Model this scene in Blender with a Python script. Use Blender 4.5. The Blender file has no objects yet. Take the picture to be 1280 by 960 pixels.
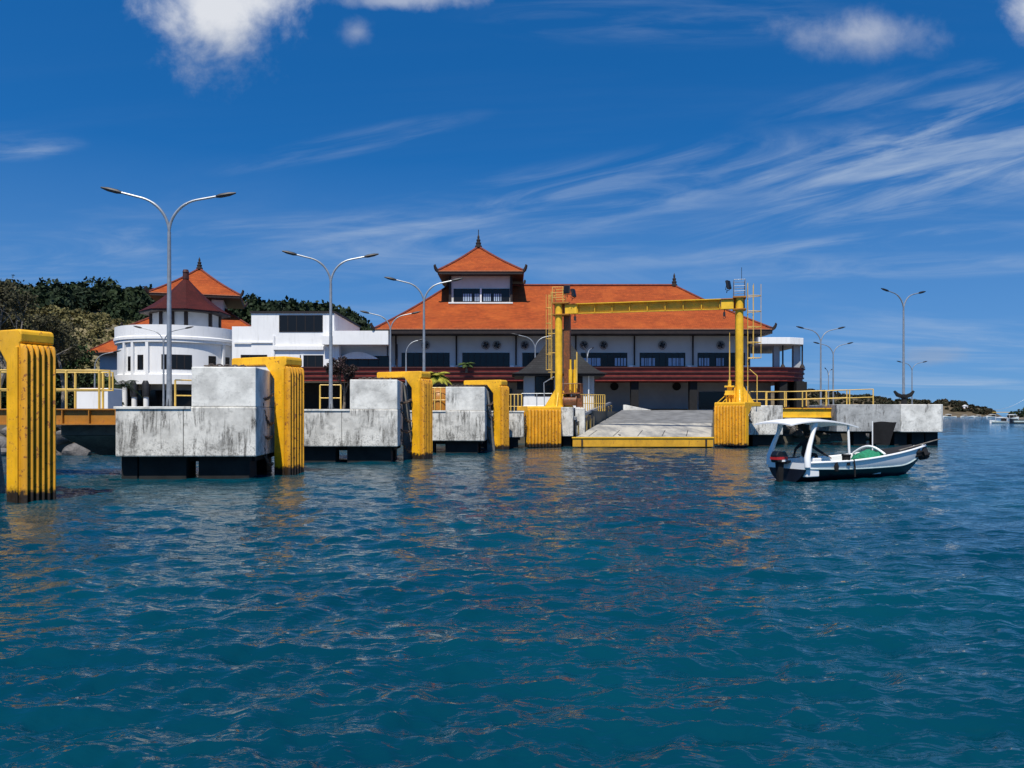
import bpy, bmesh, math, random
import numpy as np
from mathutils import Vector, Matrix
R = math.radians
random.seed(7)
S = bpy.context.scene
COL = S.collection

# ------------------------------------------------------------------ camera
cam_d = bpy.data.cameras.new('camera'); cam = bpy.data.objects.new('camera', cam_d); COL.objects.link(cam)
cam.location = (0, 0, 2.5); cam.rotation_euler = (R(90), 0, 0)
cam_d.sensor_width = 36; cam_d.lens = 28.125
cam_d.shift_y = 38 / 1280
cam_d.clip_start = 0.1; cam_d.clip_end = 20000
S.camera = cam
# ------------------------------------------------------------------ light
SUN_EL, SUN_AZ = R(60), R(10)            # sun behind the camera, to its left
sv = Vector((-math.sin(SUN_AZ) * math.cos(SUN_EL), -math.cos(SUN_AZ) * math.cos(SUN_EL), math.sin(SUN_EL)))
sun_d = bpy.data.lights.new('sun', 'SUN'); sun_d.energy = 5.0; sun_d.angle = R(0.5); sun_d.color = (1, .94, .84)
sun = bpy.data.objects.new('sun', sun_d); COL.objects.link(sun)
sun.rotation_euler = sv.to_track_quat('Z', 'Y').to_euler(); sun.location = (-20, -40, 60)
S.view_settings.view_transform = 'Standard'; S.view_settings.look = 'None'
S.view_settings.exposure = 0.10; S.view_settings.gamma = 1; S.view_settings.use_curve_mapping = False

W = bpy.data.worlds.new('World'); S.world = W; W.use_nodes = True
nt = W.node_tree; nt.nodes.clear()
def N(t, ty, **kw):
    n = t.nodes.new(ty)
    for k, v in kw.items():
        if k.startswith('i_'): n.inputs[k[2:]].default_value = v
        else: setattr(n, k, v)
    return n
def L(t, a, b): t.links.new(a, b)
def M_(t, op, a, b=None, c=None, clamp=False):
    n = t.nodes.new('ShaderNodeMath'); n.operation = op; n.use_clamp = clamp
    for i, v in enumerate((a, b, c)):
        if v is None: continue
        if isinstance(v, (int, float)): n.inputs[i].default_value = v
        else: t.links.new(v, n.inputs[i])
    return n.outputs[0]
sky = N(nt, 'ShaderNodeTexSky'); sky.sky_type = 'NISHITA'; sky.sun_disc = False
sky.sun_elevation = SUN_EL; sky.sun_rotation = math.pi + SUN_AZ
sky.air_density = 1.0; sky.dust_density = 0.25; sky.ozone_density = 3.0
hs = N(nt, 'ShaderNodeHueSaturation'); hs.inputs['Saturation'].default_value = 1.16; hs.inputs['Value'].default_value = 1.07
tint = N(nt, 'ShaderNodeMixRGB'); tint.blend_type = 'MULTIPLY'; tint.inputs[0].default_value = 1; tint.inputs[2].default_value = (.68, .99, 1.28, 1)
L(nt, sky.outputs[0], tint.inputs[1]); L(nt, tint.outputs[0], hs.inputs['Color'])
tc = N(nt, 'ShaderNodeTexCoord'); sx = N(nt, 'ShaderNodeSeparateXYZ'); L(nt, tc.outputs['Generated'], sx.inputs[0])
X_, Y_, Z_ = sx.outputs
zl = M_(nt, 'ADD', M_(nt, 'MULTIPLY', M_(nt, 'MAXIMUM', Z_, 0.0), 1.5), .09)
cz = N(nt, 'ShaderNodeCombineXYZ'); L(nt, X_, cz.inputs[0]); L(nt, Y_, cz.inputs[1]); L(nt, zl, cz.inputs[2])
nz = N(nt, 'ShaderNodeVectorMath'); nz.operation = 'NORMALIZE'; L(nt, cz.outputs[0], nz.inputs[0]); L(nt, nz.outputs[0], sky.inputs['Vector'])
yy = M_(nt, 'MAXIMUM', Y_, 0.05)
u = M_(nt, 'DIVIDE', X_, yy); v = M_(nt, 'DIVIDE', Z_, yy)
# high cirrus on a flat layer overhead
zz = M_(nt, 'ADD', M_(nt, 'MAXIMUM', Z_, 0.0), 0.10)
px_ = M_(nt, 'DIVIDE', X_, zz); py_ = M_(nt, 'DIVIDE', Y_, zz)
cb = N(nt, 'ShaderNodeCombineXYZ'); L(nt, px_, cb.inputs[0]); L(nt, py_, cb.inputs[1])
mp = N(nt, 'ShaderNodeMapping'); mp.inputs['Rotation'].default_value = (0, 0, R(14)); mp.inputs['Scale'].default_value = (.55, 1.5, 1); mp.inputs['Location'].default_value = (1.3, .4, 0)
L(nt, cb.outputs[0], mp.inputs[0])
n1 = N(nt, 'ShaderNodeTexNoise', i_Scale=0.8, i_Detail=9.0, i_Roughness=0.62, i_Distortion=0.9); L(nt, mp.outputs[0], n1.inputs['Vector'])
n2 = N(nt, 'ShaderNodeTexNoise', i_Scale=.45, i_Detail=3.0); L(nt, cb.outputs[0], n2.inputs['Vector'])
def mrange(t, x, a, b, c=0., d=1., smooth=True):
    m = t.nodes.new('ShaderNodeMapRange'); m.interpolation_type = 'SMOOTHSTEP' if smooth else 'LINEAR'
    t.links.new(x, m.inputs['Value'])
    for k, val in (('From Min', a), ('From Max', b), ('To Min', c), ('To Max', d)): m.inputs[k].default_value = val
    return m.outputs[0]
cir = M_(nt, 'MULTIPLY', mrange(nt, n1.outputs[0], .44, .86), mrange(nt, n2.outputs[0], .36, .62))
lowv = mrange(nt, v, .38, .16)                       # thicker towards the lower sky
lowv = M_(nt, 'ADD', M_(nt, 'MULTIPLY', lowv, .8), .12)
rt = mrange(nt, u, .15, .7, .75, 1.5)
cir = M_(nt, 'MULTIPLY', M_(nt, 'MULTIPLY', cir, lowv), rt)
cir = M_(nt, 'MULTIPLY', cir, 1.15, clamp=True)
# streaky band of cirrus in the right of the sky, and long thin streaks
cu = N(nt, 'ShaderNodeCombineXYZ'); L(nt, u, cu.inputs[0]); L(nt, v, cu.inputs[1])
def streak(u0, v0, ang, lu, lv, seed, gain, sc=(2.2, 16)):
    m = N(nt, 'ShaderNodeMapping'); m.vector_type = 'TEXTURE'
    m.inputs['Location'].default_value = (u0, v0, 0); m.inputs['Rotation'].default_value = (0, 0, R(ang)); L(nt, cu.outputs[0], m.inputs[0])
    s = N(nt, 'ShaderNodeSeparateXYZ'); L(nt, m.outputs[0], s.inputs[0])
    d = M_(nt, 'ADD', M_(nt, 'POWER', M_(nt, 'DIVIDE', s.outputs[0], lu), 2), M_(nt, 'POWER', M_(nt, 'DIVIDE', s.outputs[1], lv), 2))
    mask = mrange(nt, d, 1.0, 0.0)
    m2 = N(nt, 'ShaderNodeMapping'); m2.inputs['Scale'].default_value = (sc[0], sc[1], 1); m2.inputs['Location'].default_value = (seed, seed * 1.7, 0); L(nt, m.outputs[0], m2.inputs[0])
    nn = N(nt, 'ShaderNodeTexNoise', i_Scale=1.6, i_Detail=8.0, i_Roughness=.6, i_Distortion=1.1); L(nt, m2.outputs[0], nn.inputs['Vector'])
    return M_(nt, 'MULTIPLY', M_(nt, 'MULTIPLY', mask, mrange(nt, nn.outputs[0], .38, .78)), gain)
st = streak(.60, .335, 14, .46, .095, 1.1, 1.05)
for a in ((.50, .41, 12, .25, .03, 4.2, .35), (.45, .215, 5, .45, .016, 2.7, .6), (.45, .185, 1, .5, .02, 6.0, .5),
          (-.62, .335, 2, .10, .022, 3.3, .7), (-.2, .34, 12, .2, .02, 8.1, .35), (.12, .275, 10, .55, .06, 9.4, .55), (-.35, .2, 2, .6, .06, 5.5, .55),
          (.18, .50, 0, .3, .05, 7.7, .22)):
    st = M_(nt, 'ADD', st, streak(*a))
# cumulus puffs
def puff(u0, v0, ru, rv, seed, gain=1.0, soft=.5):
    m = N(nt, 'ShaderNodeMapping'); m.inputs['Scale'].default_value = (1, 1, 1); m.inputs['Location'].default_value = (seed, seed, seed); L(nt, cu.outputs[0], m.inputs[0])
    nn = N(nt, 'ShaderNodeTexNoise', i_Scale=12.0, i_Detail=12.0, i_Roughness=.60, i_Distortion=.15); L(nt, m.outputs[0], nn.inputs['Vector'])
    d = M_(nt, 'SQRT', M_(nt, 'ADD', M_(nt, 'POWER', M_(nt, 'DIVIDE', M_(nt, 'SUBTRACT', u, u0), ru), 2), M_(nt, 'POWER', M_(nt, 'DIVIDE', M_(nt, 'SUBTRACT', v, v0), rv), 2)))
    f = M_(nt, 'ADD', M_(nt, 'SUBTRACT', 1.0, d), M_(nt, 'MULTIPLY', M_(nt, 'SUBTRACT', nn.outputs[0], .5), 2.0))
    return M_(nt, 'MULTIPLY', mrange(nt, f, .0, soft), gain), nn.outputs[0]
P1, pn = puff(-.362, .502, .120, .098, 2.3, 1.0, 1.0)
P2, _ = puff(-.195, .478, .034, .024, 5.1, .42, 1.3)
P3, _ = puff(.43, .475, .115, .040, 7.4, .70, 1.5)
P4, _ = puff(.66, .50, .055, .05, 9.9, .9, 1.2)
P5, _ = puff(.53, .073, .06, .016, 3.9, .45, 1.0)
P6, _ = puff(-.13, .52, .12, .02, 12.9, .5, .9)
cum = P1
for p in (P2, P3, P4, P5, P6): cum = M_(nt, 'MAXIMUM', cum, p)
mixc = N(nt, 'ShaderNodeMixRGB'); L(nt, M_(nt, 'MULTIPLY', M_(nt, 'ADD', cir, st), .64, clamp=True), mixc.inputs[0]); hz = N(nt, 'ShaderNodeMixRGB'); L(nt, mrange(nt, Z_, .30, -.02, 0, .80, False), hz.inputs[0]); L(nt, hs.outputs[0], hz.inputs[1]); hz.inputs[2].default_value = (1.45, 2.8, 5.1, 1)
L(nt, hz.outputs[0], mixc.inputs[1]); mixc.inputs[2].default_value = (4.6, 5.6, 7.0, 1)
shade = N(nt, 'ShaderNodeMixRGB'); 
sf = mrange(nt, v, .40, .52)
L(nt, M_(nt, 'MULTIPLY', M_(nt, 'ADD', sf, M_(nt, 'MULTIPLY', M_(nt, 'SUBTRACT', pn, .5), 1.2)), 1.0, clamp=True), shade.inputs[0])
shade.inputs[1].default_value = (3.1, 3.7, 4.9, 1); shade.inputs[2].default_value = (7.6, 7.8, 8.2, 1)
mix2 = N(nt, 'ShaderNodeMixRGB'); L(nt, M_(nt, 'MULTIPLY', cum, .93, clamp=True), mix2.inputs[0]); L(nt, mixc.outputs[0], mix2.inputs[1]); L(nt, shade.outputs[0], mix2.inputs[2])
bg = N(nt, 'ShaderNodeBackground'); bg.inputs['Strength'].default_value = 0.095; L(nt, mix2.outputs[0], bg.inputs[0])
wo = N(nt, 'ShaderNodeOutputWorld'); L(nt, bg.outputs[0], wo.inputs[0])
S.render.engine = 'CYCLES'

# ------------------------------------------------------------------ materials
def base_mat(name, col, rough=.6, metal=0., spec=.5):
    m = bpy.data.materials.new(name); m.use_nodes = True; t = m.node_tree
    b = t.nodes['Principled BSDF']; b.inputs['Base Color'].default_value = (*col, 1); b.inputs['Roughness'].default_value = rough
    b.inputs['Metallic'].default_value = metal; b.inputs['Specular IOR Level'].default_value = spec
    return m, t, b
def coords(t, scale=(1, 1, 1), loc=(0, 0, 0), world=False, rnd=True):
    if world:
        g = t.nodes.new('ShaderNodeNewGeometry'); o = g.outputs['Position']
    else:
        g = t.nodes.new('ShaderNodeTexCoord'); o = g.outputs['Object']
    if rnd and not world:
        oi = t.nodes.new('ShaderNodeObjectInfo'); mu = t.nodes.new('ShaderNodeVectorMath'); mu.operation = 'SCALE'
        cbn = t.nodes.new('ShaderNodeCombineXYZ')
        for i in range(3): t.links.new(oi.outputs['Random'], cbn.inputs[i])
        t.links.new(cbn.outputs[0], mu.inputs[0]); mu.inputs['Scale'].default_value = 37.
        ad = t.nodes.new('ShaderNodeVectorMath'); ad.operation = 'ADD'; t.links.new(o, ad.inputs[0]); t.links.new(mu.outputs[0], ad.inputs[1]); o = ad.outputs[0]
    m = t.nodes.new('ShaderNodeMapping'); m.inputs['Scale'].default_value = scale; m.inputs['Location'].default_value = loc
    t.links.new(o, m.inputs[0]); return m.outputs[0]
def noise(t, vec, scale, detail=4., rough=.5, dist=0.):
    n = N(t, 'ShaderNodeTexNoise', i_Scale=scale, i_Detail=detail, i_Roughness=rough, i_Distortion=dist); L(t, vec, n.inputs['Vector']); return n.outputs[0]
def mixrgb(t, f, a, b, mode='MIX'):
    n = t.nodes.new('ShaderNodeMixRGB'); n.blend_type = mode
    for i, x in enumerate((f, a, b)):
        if isinstance(x, (int, float)): n.inputs[i].default_value = x
        elif isinstance(x, tuple): n.inputs[i].default_value = (*x, 1) if len(x) == 3 else x
        else: t.links.new(x, n.inputs[i])
    return n.outputs[0]
def bump(t, b, h, strength=.3, dist=.02):
    n = t.nodes.new('ShaderNodeBump'); n.inputs['Strength'].default_value = strength; n.inputs['Distance'].default_value = dist
    t.links.new(h, n.inputs['Height']); t.links.new(n.outputs[0], b.inputs['Normal']); return n

def paint(name, col, worn=(.25, .07, .02), amt=.62, rough=.42, wet=False, fade=None):
    m, t, b = base_mat(name, col, rough)
    v = coords(t)
    big = noise(t, v, 1.3, 5, .6)
    c = mixrgb(t, mrange(t, big, .35, .7), tuple(x * .82 for x in col), tuple(min(1, x * 1.08) for x in col))
    vs = coords(t, (5, 5, .55))
    dirt = noise(t, vs, 2.2, 6, .7)
    c = mixrgb(t, mrange(t, dirt, .56, .72, 0, .45), c, tuple(x * .35 + .01 for x in worn))
    sp = noise(t, v, 7, 7, .72)
    c = mixrgb(t, mrange(t, sp, amt, amt + .04, 0, .9), c, worn)
    if wet:
        g = t.nodes.new('ShaderNodeNewGeometry'); s = t.nodes.new('ShaderNodeSeparateXYZ'); t.links.new(g.outputs['Position'], s.inputs[0])
        zz = M_(t, 'ADD', s.outputs[2], M_(t, 'MULTIPLY', M_(t, 'SUBTRACT', noise(t, v, 5, 4, .6), .5), .6))
        c = mixrgb(t, mrange(t, zz, .42, .22), c, (.025, .014, .006))
        c = mixrgb(t, mrange(t, zz, .05, -.3), c, (.02, .025, .01))
    t.links.new(c, b.inputs['Base Color'])
    r = mrange(t, sp, .4, .7, rough, .8); t.links.new(r, b.inputs['Roughness'])
    bump(t, b, sp, .12, .01)
    return m
def concrete(name, light=(.68, .655, .59), dark=(.05, .045, .038), streaks=.5, low=None):
    m, t, b = base_mat(name, light, .88, spec=.3)
    v = coords(t)
    c = mixrgb(t, mrange(t, noise(t, v, 1.1, 6, .62), .32, .68), tuple(x * .74 for x in light), tuple(x * 1.16 for x in light))
    c = mixrgb(t, mrange(t, noise(t, v, 9, 6, .7), .55, .75, 0, .35), c, tuple(x * .5 for x in light))
    # black weeping streaks, patchy
    vs = coords(t, (2.7, 2.7, .36)); sn = noise(t, vs, 2.2, 8, .76, .5)
    patch = noise(t, coords(t, (1, 1, .7), (5, 3, 1)), .85, 4, .6)
    f = M_(t, 'MULTIPLY', mrange(t, sn, .45, .60), mrange(t, patch, .62 - streaks * .23, .72 - streaks * .22))
    f = M_(t, 'MULTIPLY', f, mrange(t, noise(t, v, 22, 5, .8), .3, .6, .35, 1))
    c = mixrgb(t, M_(t, 'MULTIPLY', f, .95), c, dark)
    bl_ = noise(t, coords(t, (1, 1, 1.4), (9, 2, 4)), 1.6, 8, .72, .4)
    c = mixrgb(t, mrange(t, bl_, .52, .66, 0, .30 + .35 * streaks), c, tuple(x * .32 for x in light))
    sp = noise(t, v, 14, 8, .75)
    gm = t.nodes.new('ShaderNodeNewGeometry'); s = t.nodes.new('ShaderNodeSeparateXYZ'); t.links.new(gm.outputs['Position'], s.inputs[0])
    lo = mrange(t, s.outputs[2], 1.75, .95)
    c = mixrgb(t, M_(t, 'MULTIPLY', mrange(t, sp, .50, .60), M_(t, 'ADD', M_(t, 'MULTIPLY', lo, .55), .06)), c, dark)
    t.links.new(c, b.inputs['Base Color'])
    bump(t, b, noise(t, v, 16, 8, .7), .35, .02)
    return m
def simple(name, col, rough=.7, var=.18, sc=3., metal=0, spec=.4, bmp=.1, dist=.01, world=False):
    m, t, b = base_mat(name, col, rough, metal, spec)
    v = coords(t, world=world); n = noise(t, v, sc, 6, .6)
    c = mixrgb(t, mrange(t, n, .3, .7), tuple(max(0, x * (1 - var)) for x in col), tuple(min(1, x * (1 + var)) for x in col))
    t.links.new(c, b.inputs['Base Color'])
    if bmp: bump(t, b, noise(t, v, sc * 6, 5, .6), bmp, dist)
    return m
def tiles(name, col, row=.30, width=.24, horizontal_axis='x'):
    m, t, b = base_mat(name, col, .8, spec=.25)
    g = t.nodes.new('ShaderNodeTexCoord')
    s = t.nodes.new('ShaderNodeSeparateXYZ'); t.links.new(g.outputs['Object'], s.inputs[0])
    nr = t.nodes.new('ShaderNodeSeparateXYZ'); t.links.new(g.outputs['Normal'], nr.inputs[0])
    side = M_(t, 'GREATER_THAN', M_(t, 'ABSOLUTE', nr.outputs[0]), M_(t, 'ABSOLUTE', nr.outputs[1]))
    hx = mixrgb(t, side, s.outputs[0], s.outputs[1])
    cbn = t.nodes.new('ShaderNodeCombineXYZ'); t.links.new(hx, cbn.inputs[0]); t.links.new(s.outputs[2], cbn.inputs[1])
    br = t.nodes.new('ShaderNodeTexBrick'); br.offset = .5; t.links.new(cbn.outputs[0], br.inputs['Vector'])
    br.inputs['Scale'].default_value = 1.; br.inputs['Brick Width'].default_value = width; br.inputs['Row Height'].default_value = row * .5
    br.inputs['Mortar Size'].default_value = .018; br.inputs['Mortar Smooth'].default_value = .3
    br.inputs['Color1'].default_value = (*[x * .78 for x in col], 1); br.inputs['Color2'].default_value = (*[min(1, x * 1.15) for x in col], 1); br.inputs['Mortar'].default_value = (*[x * .4 for x in col], 1)
    v = coords(t, (1, 1, 1)); n = noise(t, coords(t, (.5, .9, 3.2)), 1.6, 8, .75)
    c = mixrgb(t, mrange(t, n, .35, .65, 0, .8), br.outputs[0], tuple(x * .45 for x in col))
    c = mixrgb(t, mrange(t, noise(t, v, .35, 5, .6), .4, .75, 0, .4), c, (col[0] * 1.25, col[1] * 1.6, col[2] * 1.6))
    t.links.new(c, b.inputs['Base Color'])
    saw = M_(t, 'FRACT', M_(t, 'DIVIDE', s.outputs[2], row * .5))
    bump(t, b, M_(t, 'SUBTRACT', 1.0, saw), .5, .03)
    return m

YEL = paint('yellow_paint', (.88, .45, .010), wet=True, amt=.60)
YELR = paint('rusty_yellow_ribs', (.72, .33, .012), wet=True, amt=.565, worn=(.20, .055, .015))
YEL2 = paint('yellow_steel', (.86, .50, .02), amt=.64, rough=.38)
YRAIL = paint('rail_paint', (.75, .48, .10), amt=.7, rough=.4)
ORG = paint('rusty_orange_paint', (.42, .17, .015), amt=.6)
RUSTSHADE = paint('rusty_machine_and_shade', (.15, .055, .015), amt=.52)
CON = concrete('weathered_concrete', streaks=.85)
CON2 = concrete('clean_concrete', (.74, .72, .655), streaks=.30)
CONF = concrete('shade_dark_concrete', (.16, .16, .15), streaks=.3)  # dark base colour paints the ledge's shade into the concrete
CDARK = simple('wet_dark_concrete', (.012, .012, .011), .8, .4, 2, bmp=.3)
GALV = simple('galvanised_steel', (.30, .32, .34), .42, .15, 4, metal=.35)
DSTEEL = simple('dark_steel', (.03, .03, .033), .5, .2, 5, metal=.4)
BLACK = simple('black_fabric', (.006, .006, .007), .9, .3, 9)
CHAIN = simple('rusty_chain', (.13, .10, .08), .6, .5, 12, metal=.5)
WHITE, _t, _b = base_mat('white_render', (.8, .8, .79), .75)
_c = mixrgb(_t, mrange(_t, noise(_t, coords(_t, (1.4, 1.4, .16)), 1.6, 7, .7), .50, .74, 0, .35), (.82, .815, .80), (.42, .41, .38))
_c = mixrgb(_t, mrange(_t, noise(_t, coords(_t), .35, 5, .6), .35, .7, 0, .25), _c, (.62, .62, .62)); _t.links.new(_c, _b.inputs['Base Color'])
OFFW = simple('off_white_render', (.58, .575, .55), .8, .05, .8, bmp=.05)
GREYW = simple('grey_render', (.31, .31, .305), .8, .08, .8)
GREYL = simple('light_grey_wall', (.40, .42, .44), .8, .08, .8)
TILE = tiles('orange_clay_tiles', (.40, .074, .012))
TILED = tiles('maroon_tiles', (.070, .008, .006))
SHING = tiles('grey_shingle', (.028, .026, .026), .4, .3)
FASC = simple('dark_timber', (.018, .011, .009), .6, .3, 3)
MARO = simple('maroon_cladding', (.22, .028, .018), .6, .3, 1.5)
MARD = simple('dark_maroon_trim', (.055, .014, .011), .6, .3, 2)
GLASS = base_mat('dark_glass', (.010, .010, .010), .16, spec=.3)[0]
SKYVIEW = simple('sky_view_blue', (.34, .43, .55), .4, .08, 5)
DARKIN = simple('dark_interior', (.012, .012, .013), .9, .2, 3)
GEL = base_mat('gelcoat', (.86, .85, .82), .38)[0]
ORN = simple('carved_dark_stone', (.03, .022, .02), .8, .3, 8)
ROCK = simple('shore_rock', (.13, .12, .11), .85, .5, 1.6, bmp=.6, dist=.1)
GRND = simple('ground_soil', (.13, .115, .085), .95, .35, .3, world=True)
BARK = simple('bark', (.16, .13, .10), .9, .3, 6, bmp=.4)
TWIG = simple('pale_bark', (.17, .15, .125), .9, .3, 6)
SKIN = simple('skin', (.16, .075, .04), .6, .1, 6)
GREENC = simple('green_net', (.015, .20, .10), .8, .35, 14, bmp=.5, dist=.03)
LENS = base_mat('lamp_lens', (.35, .36, .38), .2)[0]
def leafmat(name, a, b_, sc=.25):
    m, t, b = base_mat(name, a, .75, spec=.25)
    n = noise(t, coords(t, world=True), sc, 5, .6)
    oi = t.nodes.new('ShaderNodeNewGeometry')
    c = mixrgb(t, mrange(t, n, .35, .65), a, b_)
    c = mixrgb(t, M_(t, 'MULTIPLY', oi.outputs['Random Per Island'], .55), c, tuple(x * .45 for x in a))
    t.links.new(c, b.inputs['Base Color'])
    b.inputs['Transmission Weight'].default_value = 0
    return m
LEAF = leafmat('dark_leaves', (.012, .025, .009), (.028, .046, .013), .06)
LEAFO = leafmat('olive_leaves', (.12, .105, .035), (.19, .165, .06), .12)
LEAFG = leafmat('green_leaves', (.04, .085, .02), (.085, .12, .03), .8)
LEAFY = leafmat('yellow_green_leaves', (.30, .30, .03), (.42, .38, .05), 2)
LEAFD = leafmat('dusky_leaves', (.035, .03, .025), (.09, .05, .05), 3)

# ------------------------------------------------------------------ mesh helpers
class MB:
    def __init__(s): s.v = []; s.f = []
    def add(s, vs, fs, mat=None):
        o = len(s.v)
        if mat is not None: vs = [tuple(mat @ Vector(p)) for p in vs]
        s.v += [tuple(p) for p in vs]; s.f += [tuple(i + o for i in f) for f in fs]; return s
    def box(s, x0, x1, y0, y1, z0, z1, rot=None, piv=None):
        vs = [(x, y, z) for z in (z0, z1) for y in (y0, y1) for x in (x0, x1)]
        if rot is not None:
            p = Vector(piv if piv else ((x0 + x1) / 2, (y0 + y1) / 2, (z0 + z1) / 2))
            vs = [tuple(p + rot @ (Vector(q) - p)) for q in vs]
        return s.add(vs, [(0, 2, 3, 1), (4, 5, 7, 6), (0, 1, 5, 4), (2, 6, 7, 3), (0, 4, 6, 2), (1, 3, 7, 5)])
    def prism(s, poly, a, b, axis='z'):
        n = len(poly)
        f = {'z': lambda p, h: (p[0], p[1], h), 'y': lambda p, h: (p[0], h, p[1]), 'x': lambda p, h: (h, p[0], p[1])}[axis]
        vs = [f(p, a) for p in poly] + [f(p, b) for p in poly]
        fs = [tuple(range(n - 1, -1, -1)), tuple(range(n, 2 * n))] + [(i, (i + 1) % n, n + (i + 1) % n, n + i) for i in range(n)]
        return s.add(vs, fs)
    def bar(s, p0, p1, w, h=None):
        h = h or w; p0 = Vector(p0); p1 = Vector(p1); d = (p1 - p0).normalized()
        up = Vector((0, 0, 1)) if abs(d.z) < .95 else Vector((0, 1, 0))
        a = d.cross(up).normalized() * w / 2; b = d.cross(a).normalized() * h / 2
        vs = [p + q for p in (p0, p1) for q in (-a - b, a - b, a + b, -a + b)]
        return s.add(vs, [(0, 1, 2, 3), (7, 6, 5, 4), (0, 4, 5, 1), (1, 5, 6, 2), (2, 6, 7, 3), (3, 7, 4, 0)])
    def tube(s, path, r, n=8, cap=True):
        path = [Vector(p) for p in path]; k = len(path)
        rs = r if isinstance(r, (list, tuple)) else [r] * k
        vs = []; prev = None
        for i, p in enumerate(path):
            d = (path[min(i + 1, k - 1)] - path[max(i - 1, 0)]).normalized()
            if prev is None:
                up = Vector((0, 0, 1)) if abs(d.z) < .9 else Vector((0, 1, 0)); a = d.cross(up).normalized()
            else:
                a = (prev - d * prev.dot(d)).normalized()
            prev = a; b = d.cross(a)
            for j in range(n):
                th = 2 * math.pi * j / n; vs.append(p + (a * math.cos(th) + b * math.sin(th)) * rs[i])
        fs = [(i * n + j, i * n + (j + 1) % n, (i + 1) * n + (j + 1) % n, (i + 1) * n + j) for i in range(k - 1) for j in range(n)]
        if cap: fs += [tuple(range(n - 1, -1, -1)), tuple(range((k - 1) * n, k * n))]
        return s.add(vs, fs)
    def rev(s, prof, c=(0, 0, 0), n=24, a0=0, a1=360, sx=1, sy=1, close=True):
        full = abs(a1 - a0) >= 360; m = n if full else n + 1; k = len(prof)
        vs = []
        for i in range(m):
            th = R(a0 + (a1 - a0) * i / n)
            for (r, z) in prof: vs.append((c[0] + sx * r * math.cos(th), c[1] + sy * r * math.sin(th), c[2] + z))
        fs = []
        for i in range(n):
            i2 = (i + 1) % m
            for j in range(k - 1): fs.append((i * k + j, i2 * k + j, i2 * k + j + 1, i * k + j + 1))
            if close: fs.append((i * k + k - 1, i2 * k + k - 1, i2 * k, i * k))
        if not full:
            fs += [tuple(range(k)), tuple(range(n * k + k - 1, n * k - 1, -1))]
        return s.add(vs, fs)
    def build(s, name, mat, parent=None, smooth=False, bevel=0, rn=True):
        me = bpy.data.meshes.new(name); me.from_pydata(s.v, [], s.f); me.validate()
        o = bpy.data.objects.new(name, me); COL.objects.link(o)
        bm = bmesh.new(); bm.from_mesh(me)
        if smooth: bmesh.ops.remove_doubles(bm, verts=bm.verts, dist=1e-5)
        if rn: bmesh.ops.recalc_face_normals(bm, faces=bm.faces)
        bm.to_mesh(me); bm.free()
        me.materials.append(mat)
        if smooth:
            me.shade_smooth()
            try: me.set_sharp_from_angle(angle=R(38))
            except Exception: pass
        if bevel:
            b = o.modifiers.new('bevel', 'BEVEL'); b.width = bevel; b.segments = 2; b.limit_method = 'ANGLE'; b.angle_limit = R(40)
        if parent: o.parent = parent
        return o
def thing(name, label, cat, loc=(0, 0, 0), rz=0, group=None):
    o = bpy.data.objects.new(name, None); COL.objects.link(o); o.location = loc; o.rotation_euler = (0, 0, rz)
    o['label'] = label; o['category'] = cat; o.empty_display_size = .2
    if group: o['group'] = group
    return o
def tag(o, label, cat, group=None, kind=None):
    o['label'] = label; o['category'] = cat
    if group: o['group'] = group
    if kind: o['kind'] = kind
    return o
def struct(o, label=None):
    o['kind'] = 'structure'
    if label: o['label'] = label
    return o
def dup(root, loc, rz, label, scale=None):
    def cp(o, par):
        c = o.copy(); COL.objects.link(c)
        if par: c.parent = par
        for k in kids.get(o.name, []): cp(k, c)
        return c
    kids = {}
    for o in list(COL.objects):
        if o.parent: kids.setdefault(o.parent.name, []).append(o)
    r = cp(root, None); r.location = loc; r.rotation_euler = (0, 0, rz); r['label'] = label
    if scale: r.scale = scale
    return r
def P(x, y, Y): return ((x - 640) * Y / 1000, Y, 2.5 + (518 - y) * Y / 1000)
def XX(x, Y): return (x - 640) * Y / 1000
def ZZ(y, Y): return 2.5 + (518 - y) * Y / 1000

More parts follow.
